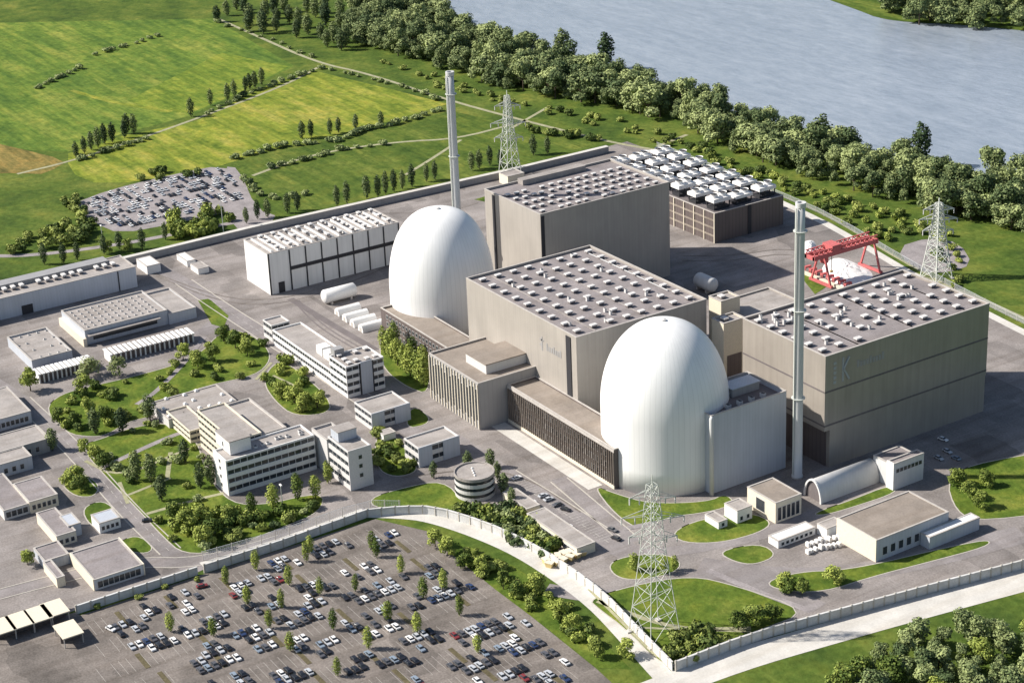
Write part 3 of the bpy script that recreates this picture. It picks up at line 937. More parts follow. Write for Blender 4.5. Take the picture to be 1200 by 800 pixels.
# --- left edge: long bluish hall and its neighbours
d = B((158.7, 312), (135, 300), (158.7, 312), 11.8); d = [d[0], d[1], d[2]-130, d[2], 11.8]
r = hall('storage_hall', 'long pale-blue hall at the left edge, row of roof fans along it', 'hall', d, 'clad_blue', 'roof_pale', par=.5)
MB().box(d[0]+1, d[0]+9, d[2]+2, d[3]-10, 11.2, 13.6).build('roof_ridge', MT['clad_grey'], r)
for k in range(24):
    if k % 7 == 3: continue
    inst('roof_vent', vent_mesh(1.7, 3.4, 2.0), r, (d[0]+12.5, d[3]-9-k*4.6, 11.3))
for k in (0, 1): MB().box(d[1]+.02, d[1]+.2, d[3]-64-k*18, d[3]-58-k*18, 0, 5).build('door', MT['dark'], r)
MB().box(d[1]+.02, d[1]+.3, d[3]-10.5, d[3]-9.9, 0, 11.2).build('dark_wall_strip', MT['dark'], r)

d = B((99, 387), (69, 364), (195, 362), 8.0)
r = thing('storage_shed', (d[1], d[2], 0), 'wide low shed with stepped cream edges, just before the bluish hall', 'shed')
shell(r, d, 'clad_blue', 'roof_pale')
MB().box(d[0], d[1]+1.8, d[2]-1.8, d[2]-.02, 0, 4.2).build('side_strip', MT['cream'], r)
MB().box(d[1]+.02, d[1]+.2, d[2]+4, d[3]-6, 2.0, 4.6).build('window_band', MT['glass'], r)
MB().box(d[1]+.02, d[1]+3.2, d[2]+1, d[3]-5, 5.1, 5.6).build('canopy', MT['roof_pale'], r)
vgrid(r, d, 6, 11, vent_mesh(.9, .9, .6, 'curb'), (.15, .85), (.08, .9), z=7.1)
d3 = B((206, 381), (166, 341), (229, 371), 6.0); d3[2] = d[3]+.1; d3[1] = d[1]+1; d3[0] = d[0]; d3[3] = d3[2]+15
hall('storage_shed', 'small low shed with rounded pale end, joined to the right of the wide shed', 'shed', d3, 'clad_blue', 'roof_pale')
d = B((37, 422), (10, 394), (82, 408), 5.6)
r = hall('storage_shed', 'low flat shed at left edge, below the bluish hall and left of the wide one', 'shed', d, 'clad_blue', 'roof_pale')
vgrid(r, d, 4, 5, vent_mesh(1.0, 1.0, .6, 'curb'), z=4.7, skip=.3)

def ribbed(label, Fp, Rp, h, n, depth):
    a = at(*Fp, h); b = at(*Rp, h)
    d = [a.x-depth, a.x, a.y, b.y, h]
    root = thing('ribbed_canopy', (d[1], d[2], 0), label, 'canopy', 'ribbed open canopies by the left sheds')
    MB().box(d[0], d[1]-.6, d[2]+.2, d[3]-.2, .02, h-.9).build('bay_wall', MT['clad_brown'], root)
    me = MB().box(-depth, 0, -.35, .35, 0, h-.1).box(-depth-.2, .5, -.8, .8, h-.1, h+.35).mesh('rib', [MT['white']])
    for k in range(n):
        inst('rib', me, root, (d[1], d[2]+(d[3]-d[2])*k/(n-1), 0.02))
    MB().box(d[0], d[1]-.2, d[2], d[3], h-.88, h-.4).build('roof', MT['roof_dark'], root)
ribbed('long dark canopy with white ribs, in front of the wide low shed', (130, 416), (222, 388), 4.6, 18, 9)
ribbed('shorter dark canopy with white ribs, at the left by two pale trees', (46, 439), (107, 422), 4.6, 13, 8)

# --- offices
d = B((265, 540), (250, 527), (372, 512), 16.0)
r = thing('office_block', (d[1], d[2], 0), 'four-storey office wing with ribbon windows, a white windowed end and a white stair tower', 'office building')
banded(r, d, 4)
MB().box(d[0]-.15, d[1]-.02, d[2]-.3, d[2]-.01, 0, 16.2).build('end_wall', MT['white'], r)
for z in (2.2, 6, 9.8, 13): inst('window', win_mesh(1.3, 1.5, 'W'), r, ((d[0]+d[1])/2, d[2]-.32, z))
vgrid(r, d, 1, 8, vent_mesh(1.4, 1.6, .9, 'curb'), (.5, .5), (.4, .95), z=15.3, jit=1.5)
# stair tower + second wing stepping back
d4 = [d[0]-6, d[1]-4.6, d[2]+4, d[2]+13.5, 21.5]
MB().ring(*d4[:4], 15.6, 21.2, .4).build('stair_tower_wall', MT['white'], r)
MB().box(d4[0]-.2, d4[1]+.2, d4[2]-.2, d4[3]+.2, 21.2, 21.6).build('stair_tower_roof', MT['roof_pale'], r)
inst('window', win_mesh(.9, 2.2, 'W'), r, ((d4[0]+d4[1])/2, d4[2]-.01, 17))
d5 = B((258, 503), (232, 480), (283, 480), 17.5); d5[3] = d5[2]+13
d5[1] = d[0]-.2
r2 = thing('office_block', (d5[1], d5[2], 0), 'banded cream office wing stepping up behind the white stair tower', 'office building')
banded(r2, d5, 5, span='cream')
d6 = [d5[0]-8, d5[1]-8, d5[3]+.1, d5[3]+15, 12.5]
hall('office_block', 'lower grey-roofed office part behind the stepped office wing', 'office building', d6, 'offwhite', 'roof_pale')
d6 = B((222, 505), (199, 480), (232, 500), 6.0); d6[3] = d5[2]+8
r3 = thing('office_block', (d6[1], d6[2], 0), 'low two-storey banded wing at the far left of the office group', 'office building')
d6[3] = d6[2]+10
banded(r3, d6, 2, span='cream', roof='roof_pale')
d7 = [d6[0]-16, d6[1]-20, d5[2]-4, d5[3]+16, 4.6]
r = hall('canteen_building', 'low wide flat-roofed building with small roof boxes behind the office group', 'building', d7, 'offwhite', 'roof_pale', par=.4)
vgrid(r, d7, 3, 7, vent_mesh(1.6, 1.8, 1.1, 'dome'), z=4.2, jit=1.2, skip=.2)

d = B((407.5, 529), (376, 514), (436, 522), 17.9); d[0] -= .5
r = thing('office_block', (d[1], d[2], 0), 'narrow four-storey office block with three small windows in its blank end wall', 'office building')
banded(r, d, 4, span='offwhite')
MB().box(d[1]-.01, d[1]+.3, d[2]-.1, d[3]+.1, 0, 18.1).build('end_wall', MT['offwhite'], r)
for z in (5.0, 9.2, 13.2): inst('window', win_mesh(1.6, 1.7, 'E'), r, (d[1]+.31, (d[2]+d[3])/2, z))
MB().ring(d[0]+.3, d[0]+7, d[2]+1.5, d[3]-.6, 17, 21.5, .4).build('penthouse_wall', MT['clad_blue'], r)
MB().box(d[0]+.1, d[0]+7.2, d[2]+1.3, d[3]-.4, 21.5, 21.8).build('penthouse_roof', MT['roof_pale'], r)
# link between the two office blocks
hall('office_link', 'small white-cornered link block between main office wing and narrow office block', 'building', [d[0]-14, d[0]-.1, d[2]-.5, d[2]+9, 16.5], 'offwhite', 'roof_pale')

d = B((405, 430), (380, 418), (450, 418), 15.7)
r = thing('office_block', (d[1], d[2], 0), 'four-storey white office block with a blank middle shaft, beside the tall green hedge', 'office building')
banded(r, d, 4)
yy = d[3]-d[2]
MB().box(d[1]-.01, d[1]+.35, d[2]+yy*.38, d[2]+yy*.68, 0, 16.1).build('shaft_panel', MT['clad_blue'], r)
MB().box(d[1]+.02, d[1]+.4, d[2]+yy*.345, d[2]+yy*.378, 0, 15.5).box(d[1]+.02, d[1]+.4, d[2]+yy*.682, d[2]+yy*.712, 0, 15.5).build('dark_joint', MT['dark'], r)
vgrid(r, d, 3, 4, vent_mesh(1.6, 2.0, 1.4), (.2, .8), (.15, .85), z=15, jit=.8, skip=.2)
MB().box(d[0]-2, d[0]+2, d[2]+2, d[2]+7, 14.9, 18.4).build('lift_housing', MT['clad_grey'], r)

e = [d[0]-62, d[0]-.2, d[2]+.4, d[2]+16, 8.2]
r = thing('office_wing', (e[1], e[2], 0), 'long two-storey white-banded wing with a white sawtooth box on its roof', 'building')
banded(r, e, 2, mull=2.4)
for k in range(3):
    MB().box(e[1]-24+k*7.2, e[1]-18.2+k*7.2, e[2]+5, e[2]+10, 7.4, 11.6-k*.3).build('roof_box', MT['white'], r)
MB().box(e[1]-3.2, e[1]-.4, e[2]+3, e[2]+8.5, 7.4, 12.0).build('stair_housing', MT['clad_grey'], r)
e2 = [e[0]-13, e[0]-3, e[2]+1, e[2]+11, 9.0]
r = thing('gate_house', (e2[1], e2[2], 0), 'small grey two-storey block at the far end of the white-banded wing', 'building')
banded(r, e2, 2, span='offwhite')

for Fp, Lp, Rp, hh, lab in (((435, 485), (414, 471), (479, 471), 8.2, 'small flat-roofed two-storey pavilion just below the four-storey block with the shaft'),
                            ((490, 525), (470, 514), (539, 511), 9.1, 'small flat-roofed two-storey pavilion nearest the round building')):
    d = B(Fp, Lp, Rp, hh)
    r = thing('office_pavilion', (d[1], d[2], 0), lab, 'building')
    banded(r, d, 2, span='cream' if 0 else 'offwhite')
    yy = d[3]-d[2]
    MB().box(d[1]-.01, d[1]+.3, d[2]-.1, d[2]+yy*.33, 0, hh+.1).build('end_wall', MT['clad_blue'], r)
    MB().box(d[1]-.01, d[1]+.3, d[2]+yy*.6, d[3]+.1, 0, hh+.1).build('end_wall', MT['clad_blue'], r)

c = at(557, 577)
r = thing('round_building', (c.x, c.y, 0), 'small round three-ringed building with a flat grey roof, set in the lower lawn', 'building')
R0 = 8.2
for k in range(3):
    z = k*2.9
    mb = MB(); mb.lathe(c.x, c.y, [(R0, z), (R0, z+1.6)], 40, cap=False); mb.build('spandrel', MT['offwhite'], r)
    mb = MB(); mb.lathe(c.x, c.y, [(R0-.3, z+1.6), (R0-.3, z+2.9)], 40, cap=False); mb.build('window_band', MT['glass'], r)
mb = MB(); mb.lathe(c.x, c.y, [(R0+.1, 8.7), (R0+.1, 10.0), (R0-.3, 10.0), (R0-.3, 9.4), (.3, 9.4)], 40, cap=False); mb.build('roof', MT['roof_pale'], r)
for k in range(4): inst('roof_vent', vent_mesh(.8, .8, .6, 'dome'), r, (c.x-3+2*k, c.y+rnd.uniform(-3, 3), 9.4))

# --- process blocks between the halls
c1 = B((845, 353), (832, 346), (866, 346), 40); c2 = B((848, 379), (835, 372), (872, 371), 38); c3 = B((872, 372), (835, 352), (935, 351), 33)
c3[0] = c3[1]-22; c2[3] = min(c2[3], c3[2]-.5)
print('cubes', c1, c2, c3)
for dd, lab, wm, rm in ((c1, 'tall cream cube with a dark roof between the two large turbine halls, further one', 'cream', 'roof_pale'),
                    (c2, 'tall cream cube with a dark roof between the two large turbine halls, nearer one', 'cream', 'roof_pale'),
                    (c3, 'wide flat grey-roofed block behind the cream cubes, left of the large right-hand hall', 'clad', 'roof_pale')):
    r = hall('process_block', lab, 'building', dd, wm, rm, par=.8)
    if dd[4] > 28:
        MB().box(dd[1]+.02, dd[1]+.3, dd[2]+2, dd[3]-2, 8, 22).build('louvre', MT['clad_brown'], r)
        inst('roof_vent', vent_mesh(2.2, 2.6, 1.6), r, (dd[0]+4, dd[2]+4, dd[4]-1))
r = thing('pipe_rack', (112, 30, 0), 'cluster of pale upright pipes and ducts behind the front dome', 'pipes')
for k in range(9):
    mb = MB(); X = 98+k*2.7; Y = 29+rnd.uniform(-2, 2); hh = rnd.uniform(16, 27)
    mb.lathe(X, Y, [(.8, 0), (.8, hh), (.4, hh+.8)], 12); mb.build('pipe', MT['offwhite'] if k % 2 else MT['silver'], r, smooth=True)
MB().box(97, 121, 32.5, 35.5, 8, 18).build('duct', MT['silver'], r)
hall('process_block', 'low grey block with roof clutter between back dome and machine hall', 'building', [-34, 12, 48, 58, 20], 'clad', 'roof_pale')
hall('process_block', 'low cream-edged annex at the foot of the machine hall, right of the back dome', 'building', [-30, -8, 20, 40, 24], 'cream', 'roof_dark')

def tank(label, p, axis, L, rad, base=0.6, matn='silver', name='storage_tank', cat='tank', group=None):
    r = thing(name, (p.x, p.y, 0), label, cat, group)
    mb = MB(); seg = 24; n = 0
    prof = [(-L/2-rad*.35, rad*.25), (-L/2-rad*.2, rad*.8), (-L/2, rad), (L/2, rad), (L/2+rad*.2, rad*.8), (L/2+rad*.35, rad*.25)]
    for s_, rr in prof:
        for i in range(seg):
            an = 2*math.pi*i/seg
            q = (s_, rr*math.cos(an), base+rad+rr*math.sin(an)) if axis == 'X' else (-rr*math.cos(an), s_, base+rad+rr*math.sin(an))
            mb.v.append((p.x+q[0], p.y+q[1], q[2]))
    for k in range(len(prof)-1):
        for i in range(seg):
            j = (i+1) % seg
            mb.f.append((k*seg+i, k*seg+j, (k+1)*seg+j, (k+1)*seg+i)); mb.mi.append(0)
    mb.f.append(tuple(range(seg-1, -1, -1))); mb.mi.append(0)
    mb.f.append(tuple((len(prof)-1)*seg+i for i in range(seg))); mb.mi.append(0)
    mb.build('vessel', MT[matn], r, smooth=True)
    for s_ in (-L/3, L/3):
        if axis == 'X': MB().box(p.x+s_-.5, p.x+s_+.5, p.y-rad*.8, p.y+rad*.8, 0.05, base+rad*.6).build('saddle', MT['coping'], r)
        else: MB().box(p.x-rad*.8, p.x+rad*.8, p.y+s_-.5, p.y+s_+.5, 0.05, base+rad*.6).build('saddle', MT['coping'], r)
    return r
tank('silver horizontal tank in the dark shadow behind the middle turbine hall', at(827, 340), 'X', 11, 3.8)
tank('long pale tank at the foot of the white comb-roofed hall', at(398, 352), 'Y', 17, 3.6, matn='white')

def tent(label, p, L, W, h, group):
    r = thing('storage_tent', (p.x, p.y, 0), label, 'tent', group)
    mb = MB(); seg = 10
    for s_ in (-L/2, L/2):
        for i in range(seg+1):
            an = math.pi*i/seg
            mb.v.append((p.x-W/2*math.cos(an), p.y+s_, .06+h*math.sin(an)**.8))
    k = seg+1
    for i in range(seg): mb.f.append((i, k+i, k+i+1, i+1)); mb.mi.append(0)
    mb.f.append(tuple(range(k))); mb.mi.append(0); mb.f.append(tuple(range(2*k-1, k-1, -1))); mb.mi.append(0)
    mb.build('cover', MT['white'], r)
    MB().box(p.x-W*.2, p.x+W*.2, p.y-L/2-.08, p.y-L/2-.02, .06, h*.6).build('door', MT['coping'], r)
for k, (u, v) in enumerate(((408, 366), (417, 373), (426, 379), (436, 385))):
    tent('%s of four white round-topped tents beside the low north wing' % ('farthest', 'second farthest', 'second nearest', 'nearest')[k], at(u, v), 13, 5.2, 3.8, 'white tents by the low wing')

# --- small buildings, lower right
def hut(name, label, cat, Fp, Lp, Rp, h, wall, roof, wins=(), **k):
    d = B(Fp, Lp, Rp, h)
    r = hall(name, label, cat, d, wall, roof, **k)
    for w in wins: windows(r, d, *w)
    return r, d
h_ = height(908, 613.5, 589)
r, d = hut('gate_building', 'small cream building with a big dark window and glazed right side below the chimney', 'building', (909, 589), (872.8, 570.8), (941, 578.8), h_, 'cream', 'roof_brown', par=.25)
inst('window', win_mesh(5, 5, 'W'), r, ((d[0]+d[1])/2-.5, d[2]-.01, 2))
windows(r, d, 'E', 1, h_*.6, 5, 1.7)
h_ = height(864, 613.5, 598)
hut('equipment_hut', 'small white hut on the lawn, the larger of two left of the cream building', 'hut', (864, 598), (847.4, 589.5), (883, 592.5), h_, 'white', 'roof_pale', (('E', 1, 1.6, 2, 1.2),), par=.2)
hut('equipment_hut', 'smallest white hut on the lawn, left of the other white hut', 'hut', (842, 611.5), (826.5, 601.5), (853, 608), 3.2, 'white', 'roof_pale', (('E', .8, 1.4, 1, 1.2),), par=.2)
h_ = height(911.5, 643, 634)
hut('long_shed', 'long narrow white shed below the small cream building', 'shed', (912, 633.6), (901, 626.5), (959, 619), h_, 'white', 'white', (('E', .8, 1.2, 7, 1.3),), par=.1)
hut('long_shed', 'short white shed joining the big flat-roofed shed at its left end', 'shed', (969, 619), (958, 612.5), (990, 612), 4.5, 'white', 'roof_pale', (), par=.1)
h_ = height(1027.5, 658.5, 632.5)
r, d = hut('flat_shed', 'big flat brown-roofed shed with cream left wall at the lower right', 'shed', (1027.5, 632.5), (984, 605.5), (1126, 606.5), h_, 'clad_blue', 'roof_brown', (('E', 2.0, 3.2, 8, 2.2), ('W', 2.5, 2.2, 3, 1.8)), par=.3)
MB().box(d[0]-.1, d[1]+.02, d[2]-.3, d[2]-.01, 0, h_+.05).build('end_wall', MT['cream'], r)
d2 = [d[1]+.4, d[1]+5, d[2]+22, d[2]+48, 5.4]
hall('lean_to', 'low white lean-to along the right part of the big flat shed', 'shed', d2, 'clad_blue', 'white', par=.15)

# tunnel-shaped store and its white block
pA, pB, pC = at(942, 580), at(962, 590.5), at(1029, 564)
W = pB.x-pA.x; L = pC.y-pB.y; cx = (pA.x+pB.x)/2
hgt = 8.6
r = thing('tunnel_store', (cx, pB.y, 0), 'half-round silver tunnel store at the foot of the right-hand hall', 'store')
mb = MB(); seg = 16
for s_ in (0, L):
    for i in range(seg+1):
        an = math.pi*i/seg
        mb.v.append((cx-W/2*math.cos(an), pB.y+s_, .06+hgt*math.sin(an)))
k = seg+1
for i in range(seg): mb.f.append((i, k+i, k+i+1, i+1)); mb.mi.append(0)
mb.f.append(tuple(range(2*k-1, k-1, -1))); mb.mi.append(0)
mb.build('vault', MT['silver'], r, smooth=True)
mb = MB(); mb.v = [(cx-W/2*.93*math.cos(math.pi*i/seg), pB.y+.5, .06+hgt*.93*math.sin(math.pi*i/seg)) for i in range(k)]
mb.f.append(tuple(range(k))); mb.mi.append(0); mb.build('end_door', MT['roof_dark'], r)
mb = MB()
for i in range(seg):
    a0 = math.pi*i/seg; a1 = math.pi*(i+1)/seg
    mb.bar((cx-W/2*math.cos(a0), pB.y, .06+hgt*math.sin(a0)), (cx-W/2*math.cos(a1), pB.y, .06+hgt*math.sin(a1)), .7)
mb.build('end_frame', MT['white'], r)
h_ = height(1046.5, 574.6, 543)
r, d = hut('filter_building', 'white block with a slot of dark windows at the right end of the tunnel store', 'building', (1048, 543), (1037, 540), (1080, 528.6), h_, 'silver', 'roof', (('E', h_*.62, 1.7, 7, 1.7),), par=.5)
MB().box(d[0]-.1, d[1]+.02, d[2]-.3, d[2]-.01, 0, h_+.05).build('end_wall', MT['white'], r)
d2 = [d[0]+.1-9, d[0]-.05, d[2]+1, d[3]-1, h_-1.5]
hall('filter_building', 'pale low part behind the white windowed block, touching the tunnel store', 'building', d2, 'silver', 'roof', par=.4)

# long low roofed shed, with parked rows beside it
h_ = 4.2
r, d = hut('bicycle_shed', 'long low shed with pale roof beside the rows of parked bays', 'shed', (676, 642), (620, 600), (697, 634), h_, 'cream', 'roof_pale', (('W', 1.0, 1.6, 14, 2.0),), par=.15)
hut('bicycle_shed', 'short pale shed at the far end of the long low shed', 'shed', (617, 596), (596, 574), (632, 590), 3.6, 'cream', 'roof_pale', (), par=.15)

# --- left edge and lower left
hut('workshop', 'low bluish block at the left edge, furthest up of the roadside buildings', 'building', (-20, 496), (-60, 470), (36, 481), 6.0, 'clad_blue', 'roof_pale', (('E', 1.5, 2.2, 9, 1.6),), par=.3)
q1, q2, q3 = at(57, 513, 6.5), at(37, 533, 6.5), at(28, 521, 6.5)
d = [q1.x-17, q1.x, q1.y-60, q1.y, 6.5]
r = hall('workshop', 'flat grey-roofed block at the left edge with a dark side, by the road bend', 'building', d, 'clad_grey', 'roof_pale', par=.3)
windows(r, d, 'E', 1.5, 2.4, 14, 1.6)
d = [q1.x+.1, q2.x, q1.y-60, q2.y, 6.3]
r = hall('workshop', 'bluish-fronted block at the left edge directly below the grey-roofed one', 'building', d, 'clad_blue', 'roof_pale', par=.3)
windows(r, d, 'E', 1.5, 2.2, 12, 1.6)
hut('workshop', 'cream-edged block at the left edge with a mauve roof, third roadside house down', 'building', (34, 588), (20, 565), (65, 575.5), 5.4, 'cream', 'roof', (('E', 1.5, 2.0, 5, 1.4),), par=.25)
hut('workshop', 'low block with an arched dark opening beside the cream-edged block, at the left edge', 'building', (4, 598), (-18, 560), (33, 588), 4.6, 'offwhite', 'roof', (('E', 1.0, 2.4, 4, 2.0),), par=.25)
hut('workshop', 'small cream-edged shed next above the U-shaped building, left one', 'shed', (66, 628), (47, 599), (88, 620), 5, 'cream', 'roof', (('E', 1, 1.8, 3, 1.4),), par=.25)
r, d = hut('workshop', 'small bluish-roofed shed next above the U-shaped building, right one', 'shed', (80, 616), (70, 604), (94, 611), 5.5, 'clad_blue', 'clad_blue', (), par=.1)
hut('garden_hut', 'lone white and blue hut on the grass beside the long road', 'hut', (116, 613), (108, 602), (141, 606), 4.6, 'white', 'clad_blue', (('E', 1.2, 1.6, 4, 1.2),), par=.12)
h_ = height(110, 692, 679)
r, d = hut('depot', 'larger U-shaped flat building with dark doors facing the fence, lower left', 'building', (110, 679), (80, 648), (167.5, 660.5), h_, 'clad_blue', 'roof', (('E', .8, 2.6, 8, 2.0),), par=.35)
MB().box(d[0]-.1, d[1]+.05, d[2]-.4, d[2]-.01, 0, h_+.1).build('end_wall', MT['cream'], r)
MB().box(d[0]-.1, d[1]+.3, d[3]+.01, d[3]+.4, 0, h_+.15).build('end_wall', MT['cream'], r)
d2 = B((52, 657), (40, 641), (88, 646), h_-.4)
d2[3] = d[2]-.45
r2 = hall('depot', 'left wing of the U-shaped depot, set back behind a notch', 'building', d2, 'clad_blue', 'roof', par=.35)
d3 = B((66, 677), (52, 657), (75, 673), h_-.4); d3[0] = d2[1]+.3
hall('depot', 'narrow cream-edged leg of the U-shaped depot nearest the bare yard', 'building', d3, 'cream', 'roof', par=.3)

def carport(u, v, lab):
    p = at(u, v, 4)
    r = thing('carport', (p.x, p.y, 0), lab, 'carport', 'cream-roofed carports lower left')
    MB().box(p.x-5.5, p.x+5.5, p.y-3.9, p.y+3.9, 3.8, 4.2).build('roof', MT['cream'], r)
    for sx in (-5, 5):
        for sy in (-3.4, 3.4): MB().box(p.x+sx-.15, p.x+sx+.15, p.y+sy-.15, p.y+sy+.15, .06, 3.8).build('post', MT['coping'], r)
    MB().box(p.x+1, p.x+1.3, p.y-3.6, p.y+3.6, .06, 3.7).build('back_wall', MT['clad_brown'], r)
for k, (u, v) in enumerate(((2, 733), (23, 726), (45, 719), (64, 712))):
    carport(u, v, '%s from the left in the row of four cream-roofed carports' % ('first', 'second', 'third', 'fourth')[k])
carport(80, 737, 'single cream-roofed carport set nearer than the row of four')

# --- white rounded plant and small sheds near the far wall
hut('equipment_hut', 'white cluster hut right of the left-edge hall, near the far wall', 'hut', (172, 312), (160, 303), (186, 307), 5, 'white', 'white', (), par=.15)
hut('equipment_hut', 'elongated white hut between far wall and white comb-roofed hall, farther one', 'hut', (219, 306), (205, 298), (228, 303), 3.5, 'white', 'white', (), par=.12)
hut('equipment_hut', 'elongated white hut between far wall and white comb-roofed hall, nearer one', 'hut', (232, 315), (222, 309), (243, 311), 3.5, 'white', 'roof_pale', (), par=.12)
p = at(600, 214)
hall('equipment_hut', 'cream-ended box standing behind the machine hall by the far wall', 'hut', [p.x-5, p.x+5, p.y-6, p.y+6, 6.5], 'cream', 'roof_pale', par=.3)

# --- cement wall along the far side, with the perimeter fence lines
def wall_line(name, label, px, h, w, matn, cat='wall', cop=None):
    pts = world_pts(px)
    r = thing(name, (*pts[0], 0), label, cat)
    mb = MB(); L, R = offset_line(pts, w)
    for i in range(len(pts)-1):
        mb.prism([R[i], R[i+1], L[i+1], L[i]], 0, h)
    mb.build('wall', MT[matn], r)
    if cop:
        mb = MB(); L, R = offset_line(pts, w+.8)
        for i in range(len(pts)-1):
            mb.prism([R[i], R[i+1], L[i+1], L[i]], h+.01, h+.4)
        mb.build('coping', MT[cop], r)
    return r
wall_line('perimeter_wall', 'long straight grey wall with pale coping along the far side of the plant', [(-60, 357), (165, 305), (300, 272), (430, 243), (600, 205), (712, 178)], 3.6, 2.6, 'clad_grey', cop='concrete')

def fence(label, px, h=3.2, step=6.0, group=None):
    pts = smooth_poly(world_pts(px), False, 1)
    r = thing('wire_fence', (*pts[0], 0), label, 'fence', group)
    wires = MB(); posts = []
    acc = 0.0
    for a_, b_ in zip(pts, pts[1:]):
        A = Vector((*a_, 0)); Bv = Vector((*b_, 0))
        for z in [h*k/7 for k in range(1, 8)]:
            wires.bar(A+Vector((0, 0, z)), Bv+Vector((0, 0, z)), .07 if z < h else .14)
        L = (Bv-A).length; s = -acc
        while s < L:
            if s >= 0: posts.append(A+(Bv-A)*(s/L))
            s += step
        acc = L-(s-step)
    # upright wires
    for a_, b_ in zip(pts, pts[1:]):
        A = Vector((*a_, 0)); Bv = Vector((*b_, 0)); n = int((Bv-A).length/.8)
        for k in range(n):
            q = A+(Bv-A)*(k/max(1, n)); wires.bar(q, q+Vector((0, 0, h)), .05)
    wires.build('wire_mesh', MT['fence'], r)
    pm_ = MB().box(-.11, .11, -.11, .11, 0, h+.35).mesh('post', [MT['coping']])
    if len(posts) > 98: posts = posts[::int(math.ceil(len(posts)/98))]
    for q in posts: inst('post', pm_, r, (q.x, q.y, 0.03))

fence('inner wire fence between lawn and car park, behind the outer one', [(238, 657), (330, 631), (428, 596), (470, 597)], 4)
def panel_wall(label, px, h, sm=1, step=5.5):
    pts = smooth_poly(world_pts(px), False, sm) if sm else world_pts(px)
    r = thing('boundary_wall', (*pts[0], 0), label, 'wall')
    L, R = offset_line(pts, .35)
    mb = MB(); mc = MB(); L2, R2 = offset_line(pts, .75)
    for i in range(len(pts)-1):
        mb.prism([R[i], R[i+1], L[i+1], L[i]], 0, h); mc.prism([R2[i], R2[i+1], L2[i+1], L2[i]], h+.004, h+.3)
    mb.build('wall_panels', MT['wall_pale'], r); mc.build('coping', MT['wall_pale'], r)
    pm_ = MB().box(-.3, .3, -.3, .3, 0, h+.55).mesh('post', [MT['kerb']])
    P = []
    acc = 0.0
    for a_, b_ in zip(pts, pts[1:]):
        A = Vector(a_); Bv = Vector(b_); L_ = (Bv-A).length; s = -acc
        while s < L_:
            if s >= 0: P.append(A+(Bv-A)*(s/L_))
            s += step
        acc = L_-(s-step)
    if len(P) > 98: P = P[:98]
    for q in P: inst('post', pm_, r, (q.x, q.y, .03))
panel_wall('pale panelled wall between office lawn and car park, left of the bend', [(240, 671), (330, 642), (430, 606)], 3.4, 0)
panel_wall('pale curving panelled wall beside the light perimeter road, lower centre', [(431, 606), (470, 602), (510, 602), (566, 619), (618, 642), (668, 673), (708, 703), (745, 742), (788, 786)], 3.4)
strip('fence_gravel_strip', [(238, 664), (330, 636), (429, 600)], 7.5, 0.16, MT['concrete'], 0)
panel_wall('pale panelled wall with many posts along the outer road, lower right', [(792, 786), (880, 752), (965, 729), (1060, 703), (1135, 683), (1300, 640)], 3.6, 1, 4.5)
fence('far wire fence along the pale perimeter road towards the right edge', [(770, 172), (905, 226), (978, 258), (1068, 312), (1140, 350), (1280, 420)], 3.0, 8)

panel_wall('pale panelled wall below the U-shaped depot, left of the gate gap', [(90, 719), (232, 673)], 3.2, 0)
# --- red gantry crane
pL, pR = at(962, 333), at(1013, 313)
x_a, x_b = pL.x-7, pL.x+7; yL, yR = pL.y, pR.y
HB = 15.5
r = thing('gantry_crane', (pL.x, pL.y, 0), 'red gantry crane on dark legs in the yard behind the right-hand hall', 'crane')
mb = MB()
for x in (pL.x-3, pL.x+3):
    mb.box(x-.7, x+.7, yL-8, yR+1.5, HB, HB+2.2)
    n = 14
    for k in range(n): 
        Y0 = yL-8+(yR-yL+9.5)*k/n; Y1 = yL-8+(yR-yL+9.5)*(k+1)/n
        mb.bar((x, Y0, HB+2.2), (x, (Y0+Y1)/2, HB+4), .4); mb.bar((x, (Y0+Y1)/2, HB+4), (x, Y1, HB+2.2), .4)
    mb.box(x-.3, x+.3, yL-8, yR+1.5, HB+4, HB+4.4)
for Y in (yL-8, yR+.3): mb.box(pL.x-4, pL.x+4, Y, Y+1.2, HB, HB+2)
mb.build('bridge_girder', MT['red'], r)
MB().box(pL.x-3.8, pL.x+3.8, yL+4, yL+10, HB+2.3, HB+5.4).build('trolley', MT['red'], r)
MB().box(pL.x-1.5, pL.x+1.5, yL+.5, yL+3.5, HB-4, HB-.2).build('driver_cab', MT['red'], r)
for Y in (yL, yR):
    for sx in (-1, 1):
        MB().bar((pL.x+sx*2.5, Y, HB), (pL.x+sx*7, Y, 1.4), .9).build('leg', MT['red'], r)
    MB().box(pL.x-8.5, pL.x+8.5, Y-.7, Y+.7, .3, 1.5).build('leg_base', MT['red'], r)
MB().bar((pL.x, yL+7, HB+2), (pL.x, yL+7, 6), .25).build('hoist_rope', MT['dark'], r)
MB().box(pL.x-.7, pL.x+.7, yL+6.3, yL+7.7, 5, 6).build('hook_block', MT['yellow'], r)
a0, a1 = at(941, 319), at(985, 342)
r = thing('rail_platform', (a0.x, a0.y, 0), 'row of red frames on a cream-edged platform at the foot of the gantry crane', 'platform')
MB().box(a0.x, a1.x, a0.y-2, a0.y-.5, .06, 1.6).build('edge_beam', MT['cream'], r)
fr = MB(); fr.box(-.8, .8, 0, 4.2, 2.6, 3.4).box(-.8, -.4, 0, .4, 0, 2.6).box(.4, .8, 0, .4, 0, 2.6).box(-.8, -.4, 3.8, 4.2, 0, 2.6).box(.4, .8, 3.8, 4.2, 0, 2.6)
fm = fr.mesh('frame', [MT['red']])
for k in range(8): inst('frame', fm, r, (a0.x+1+(a1.x-a0.x-2)*k/7, a0.y, .06))
